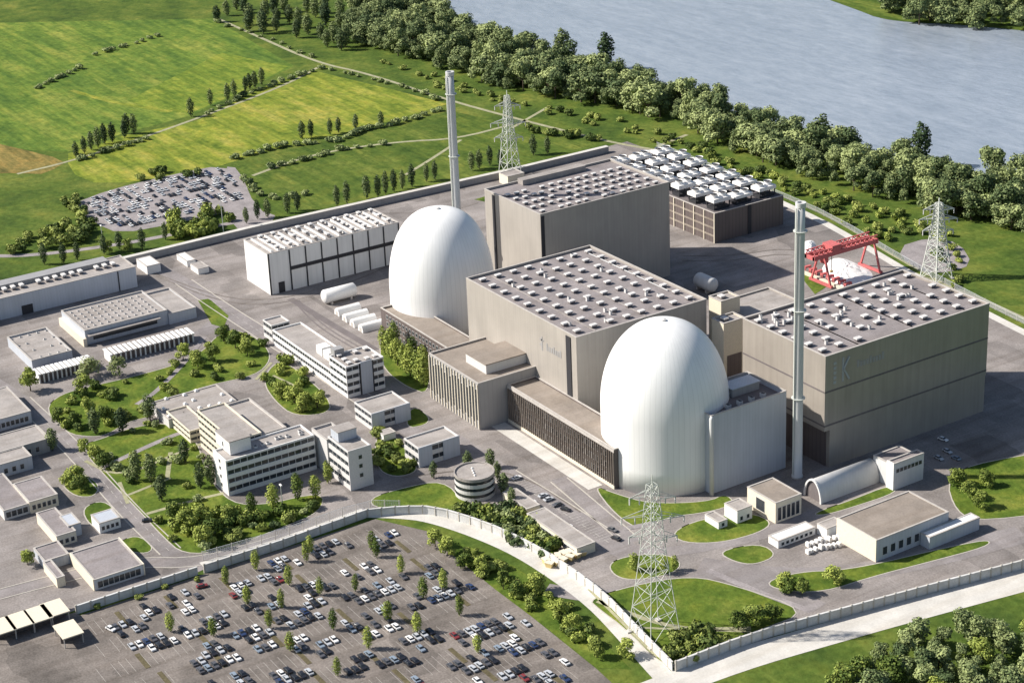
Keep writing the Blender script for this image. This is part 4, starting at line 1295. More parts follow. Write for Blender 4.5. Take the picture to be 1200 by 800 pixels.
# white heap
def heap(name, label, cat, px, hmax, matn, seed, kind=None):
    pts = smooth_poly(world_pts(px), True, 2)
    rr = random.Random(seed)
    cx_ = sum(p[0] for p in pts)/len(pts); cy_ = sum(p[1] for p in pts)/len(pts)
    mb = MB(); n = len(pts); rings = 5
    for k in range(rings):
        f = 1-k/rings
        for p in pts:
            mb.v.append((cx_+(p[0]-cx_)*f, cy_+(p[1]-cy_)*f, .05+hmax*(1-f**1.5)*rr.uniform(.75, 1.1) if k else .05))
    mb.v.append((cx_, cy_, hmax))
    for k in range(rings-1):
        for i in range(n):
            j = (i+1) % n
            mb.f.append((k*n+i, k*n+j, (k+1)*n+j, (k+1)*n+i)); mb.mi.append(0)
    for i in range(n): mb.f.append(((rings-1)*n+i, (rings-1)*n+(i+1) % n, rings*n)); mb.mi.append(0)
    o = mb.build(name, MT[matn], None, False, (cx_, cy_, 0))
    return tag(o, label, cat)
heap('material_heap', 'white sheeted heap under the red gantry crane', 'heap', [(962, 312), (980, 300), (1003, 308), (1028, 322), (1008, 338), (985, 336), (966, 326)], 3.5, 'white', 3)
heap('material_heap', 'small white heap left of the gantry crane, behind the near chimney', 'heap', [(938, 284), (955, 280), (957, 296), (942, 304)], 2.5, 'white', 4)

# --- pylons
def pylon(label, u, v, vt, base, arms, t=.38):
    c = at(u, v); h = height(u, v, vt)
    r = thing('lattice_pylon', (c.x, c.y, 0), label, 'pylon', 'lattice power pylons')
    zs = [0, .17, .31, .43, .53, .61, .68, .75, .82, .88, .94]
    def half(f): return base/2*(1-f)**1.15+.75 if f < .55 else max(.75, (base/2*(.45)**1.15+.75)*(1-(f-.55)*1.35))
    legs = MB(); br = MB()
    for a_, b_ in zip(zs, zs[1:]):
        ha, hb = half(a_), half(b_)
        qa = [(c.x+sx*ha, c.y+sy*ha, h*a_) for sx, sy in ((-1, -1), (1, -1), (1, 1), (-1, 1))]
        qb = [(c.x+sx*hb, c.y+sy*hb, h*b_) for sx, sy in ((-1, -1), (1, -1), (1, 1), (-1, 1))]
        for i in range(4):
            j = (i+1) % 4
            legs.bar(qa[i], qb[i], t)
            br.bar(qa[i], qb[j], t*.6); br.bar(qa[j], qb[i], t*.6); br.bar(qb[i], qb[j], t*.6)
    legs.bar((c.x, c.y, h*.93), (c.x, c.y, h), t)
    legs.build('mast', MT['lattice'], r); br.build('bracing', MT['lattice'], r)
    for f, w in arms:
        mb = MB(); z = h*f; hb = half(f)
        for sx in (-1, 1):
            tip = (c.x+sx*w*.51, c.y+sx*w*.86, z)
            for sy in (-1, 1):
                mb.bar((c.x+sx*hb, c.y+sy*hb, z), tip, t*.7)
                mb.bar((c.x+sx*hb, c.y+sy*hb, z+2.6), tip, t*.7)
            for q in (.3, .6):
                p0 = Vector((c.x, c.y, z)).lerp(Vector(tip), q)
                mb.bar(p0, p0+Vector((0, 0, 2.4*(1-q))), t*.5)
        a_ = mb.build('crossarm', MT['lattice'], r)
        for sx in (-1, 1):
            for q in (.55, .97):
                MB().bar((c.x+sx*w*.51*q, c.y+sx*w*.86*q, z), (c.x+sx*w*.51*q, c.y+sx*w*.86*q, z-2.4), .35).build('insulator', MT['offwhite'], a_)
        pass
    for sx in (-1, 1):
        for sy in (-1, 1):
            MB().box(c.x+sx*half(0)-.9, c.x+sx*half(0)+.9, c.y+sy*half(0)-.9, c.y+sy*half(0)+.9, .05, .7).build('foot', MT['concrete'], r)
pylon('tall lattice pylon on the front lawn, nearest to the viewer', 767, 743, 556, 11.5, ((.62, 8.5), (.74, 11), (.86, 8)), .22)
pylon('lattice pylon behind the machine hall at the far wall', 598, 206, 106, 9, ((.45, 9), (.62, 11), (.82, 8)), .36)
pylon('lattice pylon near the right edge beyond the perimeter road', 1097, 326, 232, 10, ((.60, 8), (.74, 10), (.86, 8)), .45)
# transformer pole
for lab, u, v, hh in (('thin lamp mast on the lawn left of the four-storey block', 331, 592, 9), ('tall floodlight mast left of the white comb-roofed hall', 262, 272, 22), ('floodlight mast in the scrub left of the far parking', 122, 296, 16)):
    p = at(u, v)
    r = thing('light_mast', (p.x, p.y, 0), lab, 'light mast')
    mb = MB(); mb.lathe(p.x, p.y, [(.25, 0), (.15, hh)], 8); mb.build('pole', MT['lattice'], r)
    MB().box(p.x-.9, p.x+.9, p.y-.3, p.y+.3, hh, hh+.5).build('lamp_head', MT['white'], r)

# yellow containers by the bicycle shed
cont = None
sp = [(640, 660), (647, 657), (654, 655), (661, 652), (668, 650), (675, 647), (644, 664), (652, 662), (660, 659), (668, 656), (676, 653), (683, 650)]
for k, (u, v) in enumerate(sp):
    p = at(u, v)
    if cont is None:
        cont = thing('waste_skip', (p.x, p.y, 0), 'x', 'skip')
        mb = MB(); mb.v = [(p.x+sx*(1.6 if z else 1.1), p.y+sy*(1.1 if z else .9), .1+z) for z in (0, 1.9) for sx, sy in ((-1, -1), (1, -1), (1, 1), (-1, 1))]
        for q in ((0, 3, 2, 1), (0, 1, 5, 4), (1, 2, 6, 5), (2, 3, 7, 6), (3, 0, 4, 7)): mb.f.append(q); mb.mi.append(0)
        mb.build('body', MT['yellow'], cont)
        MB().box(p.x-1.7, p.x+1.7, p.y-1.2, p.y+1.2, 1.95, 2.2).build('lid', MT['cream'], cont)
        o = cont
    else:
        o = copy_thing(cont, (p.x, p.y, 0), rnd.uniform(-.5, .5))
    tag(o, '%s yellowish skip from the left in the %s row by the bicycle shed' % (('first', 'second', 'third', 'fourth', 'fifth', 'sixth')[k % 6], 'back' if k < 6 else 'front'), 'skip', 'yellowish skips in two rows')

# ------------------------------------------------------------------ cars
def car_mesh(col):
    mb = MB()
    prof = [(-2.2, .35), (-2.2, .85), (-1.95, .95), (-1.5, .98), (1.05, .92), (2.05, .78), (2.2, .6), (2.2, .35)]
    n = 0
    for y in (-.88, .88):
        for x, z in prof: mb.v.append((x, y, z))
    k = len(prof)
    mb.f.append(tuple(range(k))); mb.mi.append(0); mb.f.append(tuple(range(2*k-1, k-1, -1))); mb.mi.append(0)
    for i in range(k):
        j = (i+1) % k; mb.f.append((i, k+i, k+j, j)); mb.mi.append(0)
    b = len(mb.v)
    for x, y, z in ((-1.75, .8, .96), (1.0, .8, .92), (.35, .62, 1.44), (-1.25, .62, 1.46)):
        mb.v.append((x, -y, z)); mb.v.append((x, y, z))
    for q, mi in (((0, 2, 4, 6), 1), ((1, 7, 5, 3), 1), ((2, 3, 5, 4), 1), ((0, 6, 7, 1), 1), ((4, 5, 7, 6), 0)):
        mb.f.append(tuple(b+i for i in q)); mb.mi.append(mi)
    for x in (-1.4, 1.4):
        for y in (-.9, .72):
            m0 = len(mb.v)
            for yy in (y, y+.18):
                for i in range(8): mb.v.append((x+.33*math.cos(i*math.pi/4), yy, .33+.33*math.sin(i*math.pi/4)))
            mb.f.append(tuple(m0+i for i in range(8))); mb.mi.append(2)
            mb.f.append(tuple(m0+15-i for i in range(8))); mb.mi.append(2)
            for i in range(8):
                j = (i+1) % 8; mb.f.append((m0+i, m0+8+i, m0+8+j, m0+j)); mb.mi.append(2)
    return mb.mesh('parked_car', [MT['car_'+col], MT['glass'], MT['dark']])
CM = {c: car_mesh(c) for c, _ in CARC}
CW = ['white']*7+['silver']*9+['black']*8+['dark blue']*2+['dark grey']*10+['light blue']*2+['red']
ncar = 0
def car(x, y, rz, col, label, group, z=0.07):
    global ncar
    o = bpy.data.objects.new('parked_car', CM[col]); COL.objects.link(o)
    o.location = (x, y, z); o.rotation_euler.z = rz+rnd.uniform(-.03, .03)+(math.pi if rnd.random() < .5 else 0)
    tag(o, label, 'car', group); ncar += 1
    return o

CL = [(380,645),(400,640),(447,632),(407,670),(430,665),(310,680),(327,663),(365,685),(370,697),(450,688),(489,672),(512,668),(407,702),(437,700),(460,695),
      (515,700),(537,692),(460,716),(492,710),(340,727),(360,725),(417,737),(437,732),(357,760),(382,752),(307,710),(460,775),(480,772),(490,760),(502,750),
      (525,752),(550,740),(572,737),(590,735),(552,752),(562,780),(587,762),(525,782),(155,730),(185,715),(212,715),(220,702),(225,732),(250,730),(167,752),
      (195,755),(245,760),(265,770),(232,775),(612,747),(615,762),(637,772),(652,778),(280,690),(300,745),(320,755),(640,790),(610,795),(420,780),(340,785),(270,800),(480,800),(560,800)]
ROW = 15.5
taken = set()
rowname = ['first','second','third','fourth','fifth','sixth','seventh','eighth','ninth','tenth','eleventh','twelfth','thirteenth','fourteenth']
xs = [at(u, v).x for u, v in CL]; xmin = min(xs)
place = []
for u, v in CL:
    p = at(u, v)
    k = round((p.x-xmin)/ROW*2)
    x = xmin+k*ROW/2
    side = 0
    j0 = round(p.y/2.75)
    for dj in range(-2, 3):
        for sgn in (-1, 1):
            if rnd.random() < (.96 if abs(dj) < 2 else .6):
                key = (k, sgn, j0+dj)
                xx = x+sgn*2.65
                if key in taken or any(abs(q[0]-xx) < 4.9 and abs(q[1]-(j0+dj)*2.75) < 2.4 for q in place): continue
                taken.add(key); place.append((xx+rnd.uniform(-.3, .3), (j0+dj)*2.75, k//2))
rnd.shuffle(place)
place = place[:264]
bays = MB()
for x, y, k in place:
    col = rnd.choice(CW)
    rn = rowname[max(0, min(13, k))]
    car(x, y, 0, col, '%s car in the %s parking row from the lawn-side fence' % (col, rn), '%s cars in the %s row of the front car park' % (col, rn))
k_all = sorted(set(round((q[0]-xmin)/ROW) for q in place))
ylo, yhi = -260, -95
def in_poly(x, y, poly):
    c_ = False; n = len(poly)
    for i in range(n):
        x1, y1 = poly[i]; x2, y2 = poly[(i+1) % n]
        if (y1 > y) != (y2 > y) and x < (x2-x1)*(y-y1)/(y2-y1)+x1: c_ = not c_
    return c_
CP = world_pts([(100, 728), (240, 680), (440, 616), (498, 630), (515, 648), (680, 790), (740, 860), (80, 860), (110, 790)])
isl = MB()
for kk in range(-1, 14):
    x = xmin+kk*ROW
    y = -340
    while y < -20:
        if in_poly(x-5, y, CP) and in_poly(x+5, y, CP) and rnd.random() < .75:
            bays.box(x-5.1, x+5.1, y-.05, y+.05, .075, .085)
        y += 2.75
    for y in range(-330, -20, 22):
        yy = y+rnd.uniform(-3, 3)
        if in_poly(x-6, yy, CP) and in_poly(x+6, yy, CP) and rnd.random() < .75:
            isl.box(x-5.4, x+5.4, yy-.9, yy+.9, .065, .16)
tag(bays.build('parking_bay_lines', MT['paint']), kind='structure')
tag(isl.build('planted_island', MT['soil']), kind='structure')

# far parking place
FP = world_pts([(92, 240), (130, 226), (200, 209), (258, 198), (278, 214), (284, 232), (205, 256), (140, 268), (118, 258)])
cand = []
x0_ = min(p[0] for p in FP); x1_ = max(p[0] for p in FP); y0_ = min(p[1] for p in FP); y1_ = max(p[1] for p in FP)
i = 0
x = x0_+4
while x < x1_:
    y = y0_
    while y < y1_:
        if in_poly(x, y, FP): cand.append((x, y, i))
        y += 2.7
    x += 5.0 if i % 2 == 0 else 7.5
    i += 1
rnd.shuffle(cand)
far_rest = cand[8:210]
for x, y, i in cand[:8]:
    col = rnd.choice(CW[:27])
    car(x, y, 0, col, '%s car on the far gravel parking place by the fields' % col, '%s cars on the far gravel parking place' % col)

vs, fs, mi = [], [], []; cm = {}
for x, y, i in far_rest:
    me = CM[rnd.choice(CW[:27])]; b_ = len(vs)
    vs += [(x+v.co.x, y+v.co.y, v.co.z+.07) for v in me.vertices]
    for p in me.polygons:
        fs.append(tuple(b_+q for q in p.vertices)); mi.append(cm.setdefault(me.materials[p.material_index].name, len(cm)))
me = bpy.data.meshes.new('distant_cars'); me.from_pydata(vs, [], fs)
for n_ in cm: me.materials.append(bpy.data.materials[n_])
me.polygons.foreach_set('material_index', mi)
o = bpy.data.objects.new('distant_cars', me); COL.objects.link(o)
tag(o, 'mass of further cars filling the far gravel parking place', 'cars', None, 'stuff')

# bays beside the bicycle shed
p0, p1 = at(598, 556), at(712, 632)
n = 22
bl = MB()
yb = (p0.y+p1.y)/2
for k in range(36):
    x = p0.x+(p1.x-p0.x)*k/35
    bl.box(x-.1, x+.1, p0.y+(p1.y-p0.y)*k/35-2.6, p0.y+(p1.y-p0.y)*k/35+2.6, .125, .135)
    bl.box(x-.1, x+.1, p0.y+(p1.y-p0.y)*k/35-9.6, p0.y+(p1.y-p0.y)*k/35-4.6, .125, .135)
tag(bl.build('parking_bay_lines', MT['paint']), kind='structure')
cc = 0
for k in range(36):
    for off in (0, -7.1):
        if rnd.random() < (.2 if off == 0 else .12) and cc < 12:
            f = (k+.5)/35; col = rnd.choice(['white', 'silver', 'dark grey', 'silver', 'white']); cc += 1
            car(p0.x+(p1.x-p0.x)*f, p0.y+(p1.y-p0.y)*f+off, math.pi/2, col, '%s car in the striped bays beside the long bicycle shed' % col, '%s cars beside the bicycle shed' % col, .13)
for u, v, col, rz, lab in ((663, 598, 'black', .4, 'black car parked askew in the bays near the middle of the bicycle shed'), (248, 613, 'black', 1, None), (718, 622, 'dark grey', .2, 'dark grey car by the lawn edge at the bicycle shed corner'),
                           (722, 632, 'black', .2, 'black car at the end of the striped bays, nearest the pylon'), (173, 611, 'black', 1.2, 'black car driving on the long road past the lone hut'),
                           (1100, 538, 'silver', 0, 'silver car in the shade of the right-hand hall, left one'), (1110, 530, 'silver', 0, 'silver car in the shade of the right-hand hall, middle one'), (1120, 538, 'light blue', 0, 'light blue car in the shade of the right-hand hall'),
                           (1105, 516, 'white', .2, 'white car in the shade of the right-hand hall, farthest one'), (130, 738, 'white', .3, 'white car alone at the left end of the front car park'), (237, 688, 'red', 1.4, 'red car by the gate gap of the front fence')):
    if lab is None: continue
    p = at(u, v); car(p.x, p.y, rz, col, lab, None, .14)
# white drums and frames stacked by the long narrow shed
for k in range(16):
    p = at(946+(k % 8)*5.2+rnd.uniform(-1, 1), 640-(k % 8)*1.2+(k//8)*8+rnd.uniform(-1, 1))
    r = thing('gas_rack', (p.x, p.y, 0), '%s white rack from the left in the %s row beside the narrow white shed' % (['first','second','third','fourth','fifth','sixth','seventh','eighth'][k % 8], 'back' if k < 8 else 'front'), 'rack', 'white racks by the narrow shed')
    hh = rnd.uniform(1.6, 2.6)
    MB().box(p.x-.9, p.x+.9, p.y-.5, p.y+.5, .2, hh).build('load', MT['white'], r)
    MB().box(p.x-1.1, p.x+1.1, p.y-.6, p.y+.6, .06, .2).build('pallet', MT['roof_brown'], r)
p = at(452, 514)
hall('equipment_hut', 'tiny white hut in the greenery between the two office pavilions', 'hut', [p.x-3, p.x+2, p.y-2, p.y+4, 3.2], 'white', 'roof_pale', par=.1)
# worn wheel tracks crossing the open yards
for px, w in (([(180, 320), (260, 350), (330, 352), (400, 330), (470, 300)], .9), ([(184, 324), (262, 356), (332, 357), (402, 335), (474, 304)], .9), ([(350, 352), (378, 382), (430, 412)], .8),
              ([(345, 354), (373, 384), (425, 414)], .8), ([(800, 300), (860, 300), (920, 290), (960, 300)], 1.0), ([(800, 306), (860, 306), (920, 296), (958, 306)], 1.0),
              ([(470, 560), (560, 548), (620, 560), (680, 600)], .9), ([(440, 250), (520, 250), (560, 238)], 1.0)):
    strip('wheel_track', px, w, .145, MT['roof_dark'] if w < .85 else MT['carpark'], 3)

# ------------------------------------------------------------------ trees
def leaf_cloud(rr, lobes, n, size, squash=.85):
    """many leaf clumps over a set of overlapping lobes -> open, uneven crown"""
    mb = MB()
    tot = sum(r_*r_ for *_, r_ in lobes)
    for cx_, cy_, cz_, r_ in lobes:
        m_ = max(6, int(n*r_*r_/tot))
        for _ in range(m_):
            z = rr.uniform(-.75, 1); th = rr.uniform(0, 2*math.pi); q = math.sqrt(max(0, 1-z*z))
            nn = Vector((q*math.cos(th), q*math.sin(th), z))
            rad = r_*(rr.uniform(.62, 1.08) if rr.random() < .85 else rr.uniform(1.05, 1.22))
            p = Vector((cx_, cy_, cz_))+Vector((nn.x*rad, nn.y*rad, nn.z*rad*squash))
            d = (nn+Vector((rr.gauss(0, .45), rr.gauss(0, .45), rr.gauss(0, .35)+.25))).normalized()
            a_ = d.cross(Vector((rr.gauss(0, 1), rr.gauss(0, 1), rr.gauss(0, 1)))).normalized()
            b_ = d.cross(a_)
            s = size*rr.uniform(.6, 1.35)
            mb.face([p+a_*s*.5, p+b_*s*.42, p-a_*s*.5, p-b_*s*.42])
    return mb

def trunk_mb(rr, h, r0, limbs, spread):
    mb = MB()
    mb.lathe(0, 0, [(r0*1.3, -.3), (r0, .8), (r0*.75, h*.5), (r0*.3, h)], 8)
    for k in range(limbs):
        an = 2*math.pi*k/limbs+rr.uniform(-.4, .4); z = h*rr.uniform(.35, .7)
        mb.bar((0, 0, z), (spread*math.cos(an), spread*math.sin(an), z+spread*rr.uniform(.5, .9)), r0*.5)
    return mb

def round_tree(seed, H=15, W=13, n=1500, leaf='leaf_fresh', size=1.0, low=.22):
    rr = random.Random(seed)
    lobes = [(0, 0, H*.62, W*.30)]
    for k in range(11):
        an = rr.uniform(0, 2*math.pi); rd = W*.5*rr.uniform(.35, .72); z = H*(low+.12+(.92-low-.12)*rr.random())
        taper = 1-.55*max(0, (z/H-.55)/.45)
        lobes.append((rd*taper*math.cos(an), rd*taper*math.sin(an), z-H*.06, W*rr.uniform(.14, .24)))
    cr = leaf_cloud(rr, lobes, n, size).mesh('crown', [MT[leaf]])
    tr = trunk_mb(rr, H*.7, .35*H/15, 5, W*.25).mesh('trunk', [MT['bark']])
    return tr, cr

def poplar(seed, H=15, W=4.6, n=900, leaf='leaf_dark', size=.75):
    rr = random.Random(seed)
    lobes = []
    for k in range(9):
        f = k/8
        w = W*.5*(math.sin(math.pi*(.12+.80*f))**.7)
        lobes.append((rr.uniform(-.35, .35), rr.uniform(-.35, .35), H*(.12+.80*f), w*rr.uniform(.85, 1.1)))
    cr = leaf_cloud(rr, lobes, n, size, 1.0).mesh('crown', [MT[leaf]])
    tr = trunk_mb(rr, H*.8, .22, 3, W*.2).mesh('trunk', [MT['bark']])
    return tr, cr

def bush(seed, W=5, H=3, n=420, leaf='leaf_bush', size=.75):
    rr = random.Random(seed); lobes = []
    for k in range(6):
        an = rr.uniform(0, 2*math.pi); rd = W*.5*rr.uniform(.1, .6)
        lobes.append((rd*math.cos(an), rd*math.sin(an), H*rr.uniform(.3, .62), W*rr.uniform(.18, .3)))
    return leaf_cloud(rr, lobes, n, size, .8).mesh('shrub', [MT[leaf]])

TREES = {
 'forest': [round_tree(100+i, 19, 15, 1700, 'leaf_forest', 1.25, .12) for i in range(6)],
 'round': [round_tree(200+i, 12, 10, 1500, 'leaf_fresh', .85, .15) for i in range(4)],
 'pale': [round_tree(240+i, 12, 11, 1100, 'leaf_pale', .8, .2) for i in range(2)],
 'poplar': [poplar(300+i) for i in range(4)],
 'poplar_fresh': [poplar(320+i, 15, 5.4, 900, 'leaf_fresh') for i in range(3)],
}
BUSH = {'bush': [bush(400+i) for i in range(5)], 'bush_dark': [bush(420+i, leaf='leaf_forest') for i in range(4)], 'bush_fresh': [bush(440+i, leaf='leaf_fresh') for i in range(3)]}
REFH = {'forest': 19, 'round': 12, 'pale': 12, 'poplar': 15, 'poplar_fresh': 15}

DEF = []
def tree(kind, x, y, H, label, group, wide=1.0, name=None, cat='tree', keep=False):
    if kind in ('forest', 'round', 'pale'):
        DEF.append(('t', 1e9 if keep else H/(Vector((x, y, 0))-CAM).length, (kind, x, y, H, label, group, wide, name, cat)))
    else: put_tree(kind, x, y, H, label, group, wide, name, cat)

def put_tree(kind, x, y, H, label, group, wide=1.0, name=None, cat='tree'):
    s = H/REFH[kind]
    tr, cr = rnd.choice(TREES[kind])
    nm = name or {'forest': 'broadleaf_tree', 'round': 'broadleaf_tree', 'pale': 'broadleaf_tree'}.get(kind, 'poplar_tree')
    r = bpy.data.objects.new(nm, None); COL.objects.link(r)
    r.location = (x, y, 0.05); r.rotation_euler.z = rnd.uniform(0, 6.28); r.scale = (s*wide, s*wide, s)
    for me, pn in ((tr, 'trunk'), (cr, 'crown')):
        o = bpy.data.objects.new(pn, me); COL.objects.link(o); o.parent = r
    return tag(r, label, cat, group)

def shrub(kind, x, y, s, label, group, flat=1.0):
    DEF.append(('s', s/(Vector((x, y, 0))-CAM).length, (kind, x, y, s, label, group, flat)))

def put_shrub(kind, x, y, s, label, group, flat=1.0):
    o = bpy.data.objects.new('shrub', rnd.choice(BUSH[kind])); COL.objects.link(o)
    o.location = (x, y, .05); o.rotation_euler.z = rnd.uniform(0, 6.28)
    o.scale = (s, s*rnd.uniform(.8, 1.2), s*flat)
    return tag(o, label, 'shrub', group)

ORD = ['first', 'second', 'third', 'fourth', 'fifth', 'sixth', 'seventh', 'eighth', 'ninth', 'tenth', 'eleventh', 'twelfth', 'thirteenth', 'fourteenth', 'fifteenth', 'sixteenth', 'seventeenth', 'eighteenth', 'nineteenth', 'twentieth']
def row(kind, pts, H, what, where, wide=1.0, jit=.12):
    """individually placed trees; each label counts from the left"""
    pts = sorted(pts)
    for k, (u, v) in enumerate(pts):
        p = at(u, v)
        lab = '%s %s' % (what, where) if len(pts) == 1 or len(pts) > 20 else '%s %s from the left %s' % (ORD[k], what, where)
        tree(kind, p.x, p.y, H*rnd.uniform(1-jit, 1+jit), lab, None if len(pts) == 1 else '%ss %s' % (what, where), wide*rnd.uniform(.9, 1.15), keep=True)

def srow(kind, pts, s, what, where, flat=1.0):
    pts = sorted(pts)
    for k, (u, v) in enumerate(pts):
        p = at(u, v)
        lab = ('%s %s' % (what, where) if len(pts) == 1 else '%s %s from the left %s' % (ORD[k], what, where)) if len(pts) <= 20 else '%s %s' % (what, where)
        shrub(kind, p.x, p.y, s*rnd.uniform(.75, 1.3), lab, None if len(pts) == 1 else '%ss %s' % (what, where), flat)

def scatter(poly_px, n, mind, seed):
    rr = random.Random(seed); P = world_pts(poly_px); out = []
    x0_ = min(p[0] for p in P); x1_ = max(p[0] for p in P); y0_ = min(p[1] for p in P); y1_ = max(p[1] for p in P)
    t_ = 0
    while len(out) < n and t_ < n*80:
        t_ += 1
        x, y = rr.uniform(x0_, x1_), rr.uniform(y0_, y1_)
        if in_poly(x, y, P) and all((x-a_)**2+(y-b_)**2 > mind*mind for a_, b_ in out): out.append((x, y))
    return out

# riverside woodland
BELT = [(408, 46), (440, 58), (480, 70), (530, 86), (600, 108), (650, 116), (700, 126), (745, 136), (790, 142), (832, 168), (880, 186), (940, 206), (1000, 226), (1060, 240), (1130, 262), (1300, 300),
        (1300, 236), (1125, 212), (1050, 194), (950, 174), (880, 150), (820, 126), (760, 106), (700, 88), (640, 72), (600, 60), (560, 48), (520, 24), (500, 8), (420, 10), (405, 30)]
pts = scatter(BELT, 500, 7.4, 5)
for x, y in pts:
    tree('forest', x, y, 19*rnd.uniform(.55, 1.25), 'bushy grey-green tree in the dense belt along the river', 'trees of the riverside belt', rnd.uniform(.8, 1.3))
row('poplar', [(659, 70), (710, 82), (963, 178), (1078, 196)], 27, 'dark pointed tree', 'standing above the riverside belt', 1.5)
for x, y in scatter([(300, 40), (345, 45), (410, 64), (408, 20), (330, 8), (290, 10), (250, 15), (255, 28)], 30, 9, 6):
    tree('poplar', x, y, 17*rnd.uniform(.8, 1.2), 'dark upright tree in the copse at the top left of the river belt', 'trees of the top-left copse', 1.5)
# underbrush along its edge
for x, y in scatter([(505, 88), (600, 118), (700, 138), (780, 150), (830, 176), (840, 186), (780, 172), (690, 146), (600, 128), (500, 100)], 34, 6, 8):
    shrub('bush', x, y, rnd.uniform(1.0, 1.7), 'low green shrub at the foot of the riverside belt, left of the cooling cells', 'shrubs along the belt foot, left part')
for x, y in scatter([(830, 178), (900, 205), (1000, 238), (1060, 252), (1125, 275), (1125, 345), (1080, 275), (1040, 285), (960, 250), (880, 215), (830, 195)], 62, 6.5, 9):
    shrub(rnd.choice(['bush', 'bush_fresh']), x, y, rnd.uniform(1.0, 1.8), 'low green shrub on the grass between belt and pale perimeter road, right part', 'shrubs beside the perimeter road, right part')
for x, y in scatter([(1080, -8), (1130, 0), (1200, 10), (1300, 30), (1300, 50), (1125, 34), (1060, 28), (1030, 14)], 60, 9, 10):
    tree('forest', x, y, 19*rnd.uniform(.8, 1.2), 'tree on the far bank of the river at the top right', 'trees on the far bank', 1.2)

# poplar groups on the fields
row('poplar', [(90, 186), (99, 180), (107, 176), (115, 173), (123, 169), (132, 167), (146, 162), (149, 157), (157, 157)], 14, 'dark poplar', 'of nine on the left field track', 1.1)
row('poplar', [(224, 137), (247, 124), (267, 118), (275, 114), (288, 107), (293, 105), (299, 103), (307, 100)], 13, 'dark poplar', 'of eight on the upper field track', 1.1)
row('poplar', [(354, 163), (365, 161), (387, 158), (397, 156), (417, 152), (447, 148)], 12, 'dark poplar', 'of six in the middle of the fields', 1.15)
row('poplar', [(395, 242), (407, 239), (430, 233), (443, 231), (452, 228), (462, 225), (472, 222), (483, 219), (500, 213), (510, 211)], 14, 'upright poplar', 'of ten before the far wall', 1.0)
row('poplar', [(553, 200), (562, 198), (574, 194), (586, 196), (625, 182), (642, 180)], 13, 'upright poplar', 'of six right of the far chimney', 1.0)
row('poplar', [(52, 310), (75, 309), (91, 305), (122, 298), (140, 292), (167, 292), (194, 281), (289, 262), (302, 257), (314, 255), (337, 250), (349, 247)], 12, 'dark poplar', 'of twelve outside the far wall, left part', 1.1)
row('round', [(128, 296), (150, 294), (203, 277), (222, 276), (238, 272), (250, 270)], 9, 'small round tree', 'of six between far parking and far wall', 1.0)

# hedges and scrub on the fields
def hedge(px, n, s, what, where, kind='bush_dark', flat=.9, j=1.2):
    P = world_pts(px); segs = []; tot = 0
    for a_, b_ in zip(P, P[1:]):
        L_ = math.hypot(b_[0]-a_[0], b_[1]-a_[1]); segs.append((a_, b_, L_)); tot += L_
    for k in range(n):
        t_ = tot*(k+rnd.uniform(.2, .8))/n
        for a_, b_, L_ in segs:
            if t_ <= L_: break
            t_ -= L_
        t_ = min(t_, L_)
        x = a_[0]+(b_[0]-a_[0])*t_/L_+rnd.uniform(-j, j); y = a_[1]+(b_[1]-a_[1])*t_/L_+rnd.uniform(-j, j)
        shrub(kind, x, y, s*rnd.uniform(.7, 1.3), '%s %s' % (what, where), '%ss %s' % (what, where), flat)
hedge([(40, 106), (60, 96), (95, 80)], 10, 1.3, 'dark bush', 'in the dotted hedge at the upper left field')
hedge([(108, 66), (135, 58), (165, 50), (188, 42)], 9, 1.2, 'dark bush', 'in the dotted hedge near the top left')
hedge([(236, 137), (262, 125), (290, 112), (330, 97), (372, 82)], 16, 1.3, 'dark bush', 'along the upper field track')
hedge([(84, 190), (120, 180), (150, 170), (180, 162)], 10, 1.3, 'dark bush', 'along the left field track')
hedge([(270, 188), (330, 172), (400, 165), (430, 152), (470, 145), (520, 128)], 26, 1.3, 'dark bush', 'along the curved hedge in the middle fields')
hedge([(375, 80), (430, 92), (480, 105), (520, 120)], 14, 1.2, 'dark bush', 'beside the straight track left of the far chimney')
hedge([(310, 198), (360, 188), (400, 176), (450, 170)], 12, 1.2, 'dark bush', 'beside the pale lower track')
hedge([(250, 26), (320, 48), (370, 70)], 10, 1.2, 'dark bush', 'beside the track at the top')
hedge([(440, 70), (520, 100), (600, 126)], 10, 1.2, 'green bush', 'between the track and the belt', 'bush')
hedge([(610, 152), (660, 160), (700, 166)], 10, 1.6, 'bushy shrub', 'clump right of the far pylon', 'bush', 1.0, 4)
hedge([(285, 208), (300, 228), (330, 235), (365, 226)], 9, 1.3, 'dark bush', 'by the bend of the service track')
for x, y in scatter([(10, 300), (30, 280), (75, 268), (115, 258), (120, 270), (100, 285), (60, 295)], 22, 5, 12):
    shrub('bush', x, y, rnd.uniform(1.3, 2.1), 'bushy shrub in the scrub left of the far parking place', 'shrubs in the scrub left of the far parking', 1.1)
for x, y in scatter([(65, 235), (85, 228), (100, 245), (118, 262), (105, 262), (85, 250)], 9, 5, 13):
    shrub('bush', x, y, rnd.uniform(1.2, 1.8), 'bushy shrub at the left rim of the far parking place', 'shrubs at the left rim of the far parking')
for x, y in scatter([(190, 268), (205, 256), (262, 250), (275, 262), (262, 272), (205, 282)], 14, 6, 14):
    shrub('bush_fresh', x, y, rnd.uniform(1.5, 2.4), 'bright green shrub between far parking and far wall', 'bright shrubs between parking and wall', 1.2)
for x, y in scatter([(230, 195), (160, 205), (162, 215), (240, 205)], 7, 5, 15):
    shrub('bush', x, y, rnd.uniform(1.2, 1.7), 'bushy shrub at the top rim of the far parking place', 'shrubs at the top rim of the far parking')

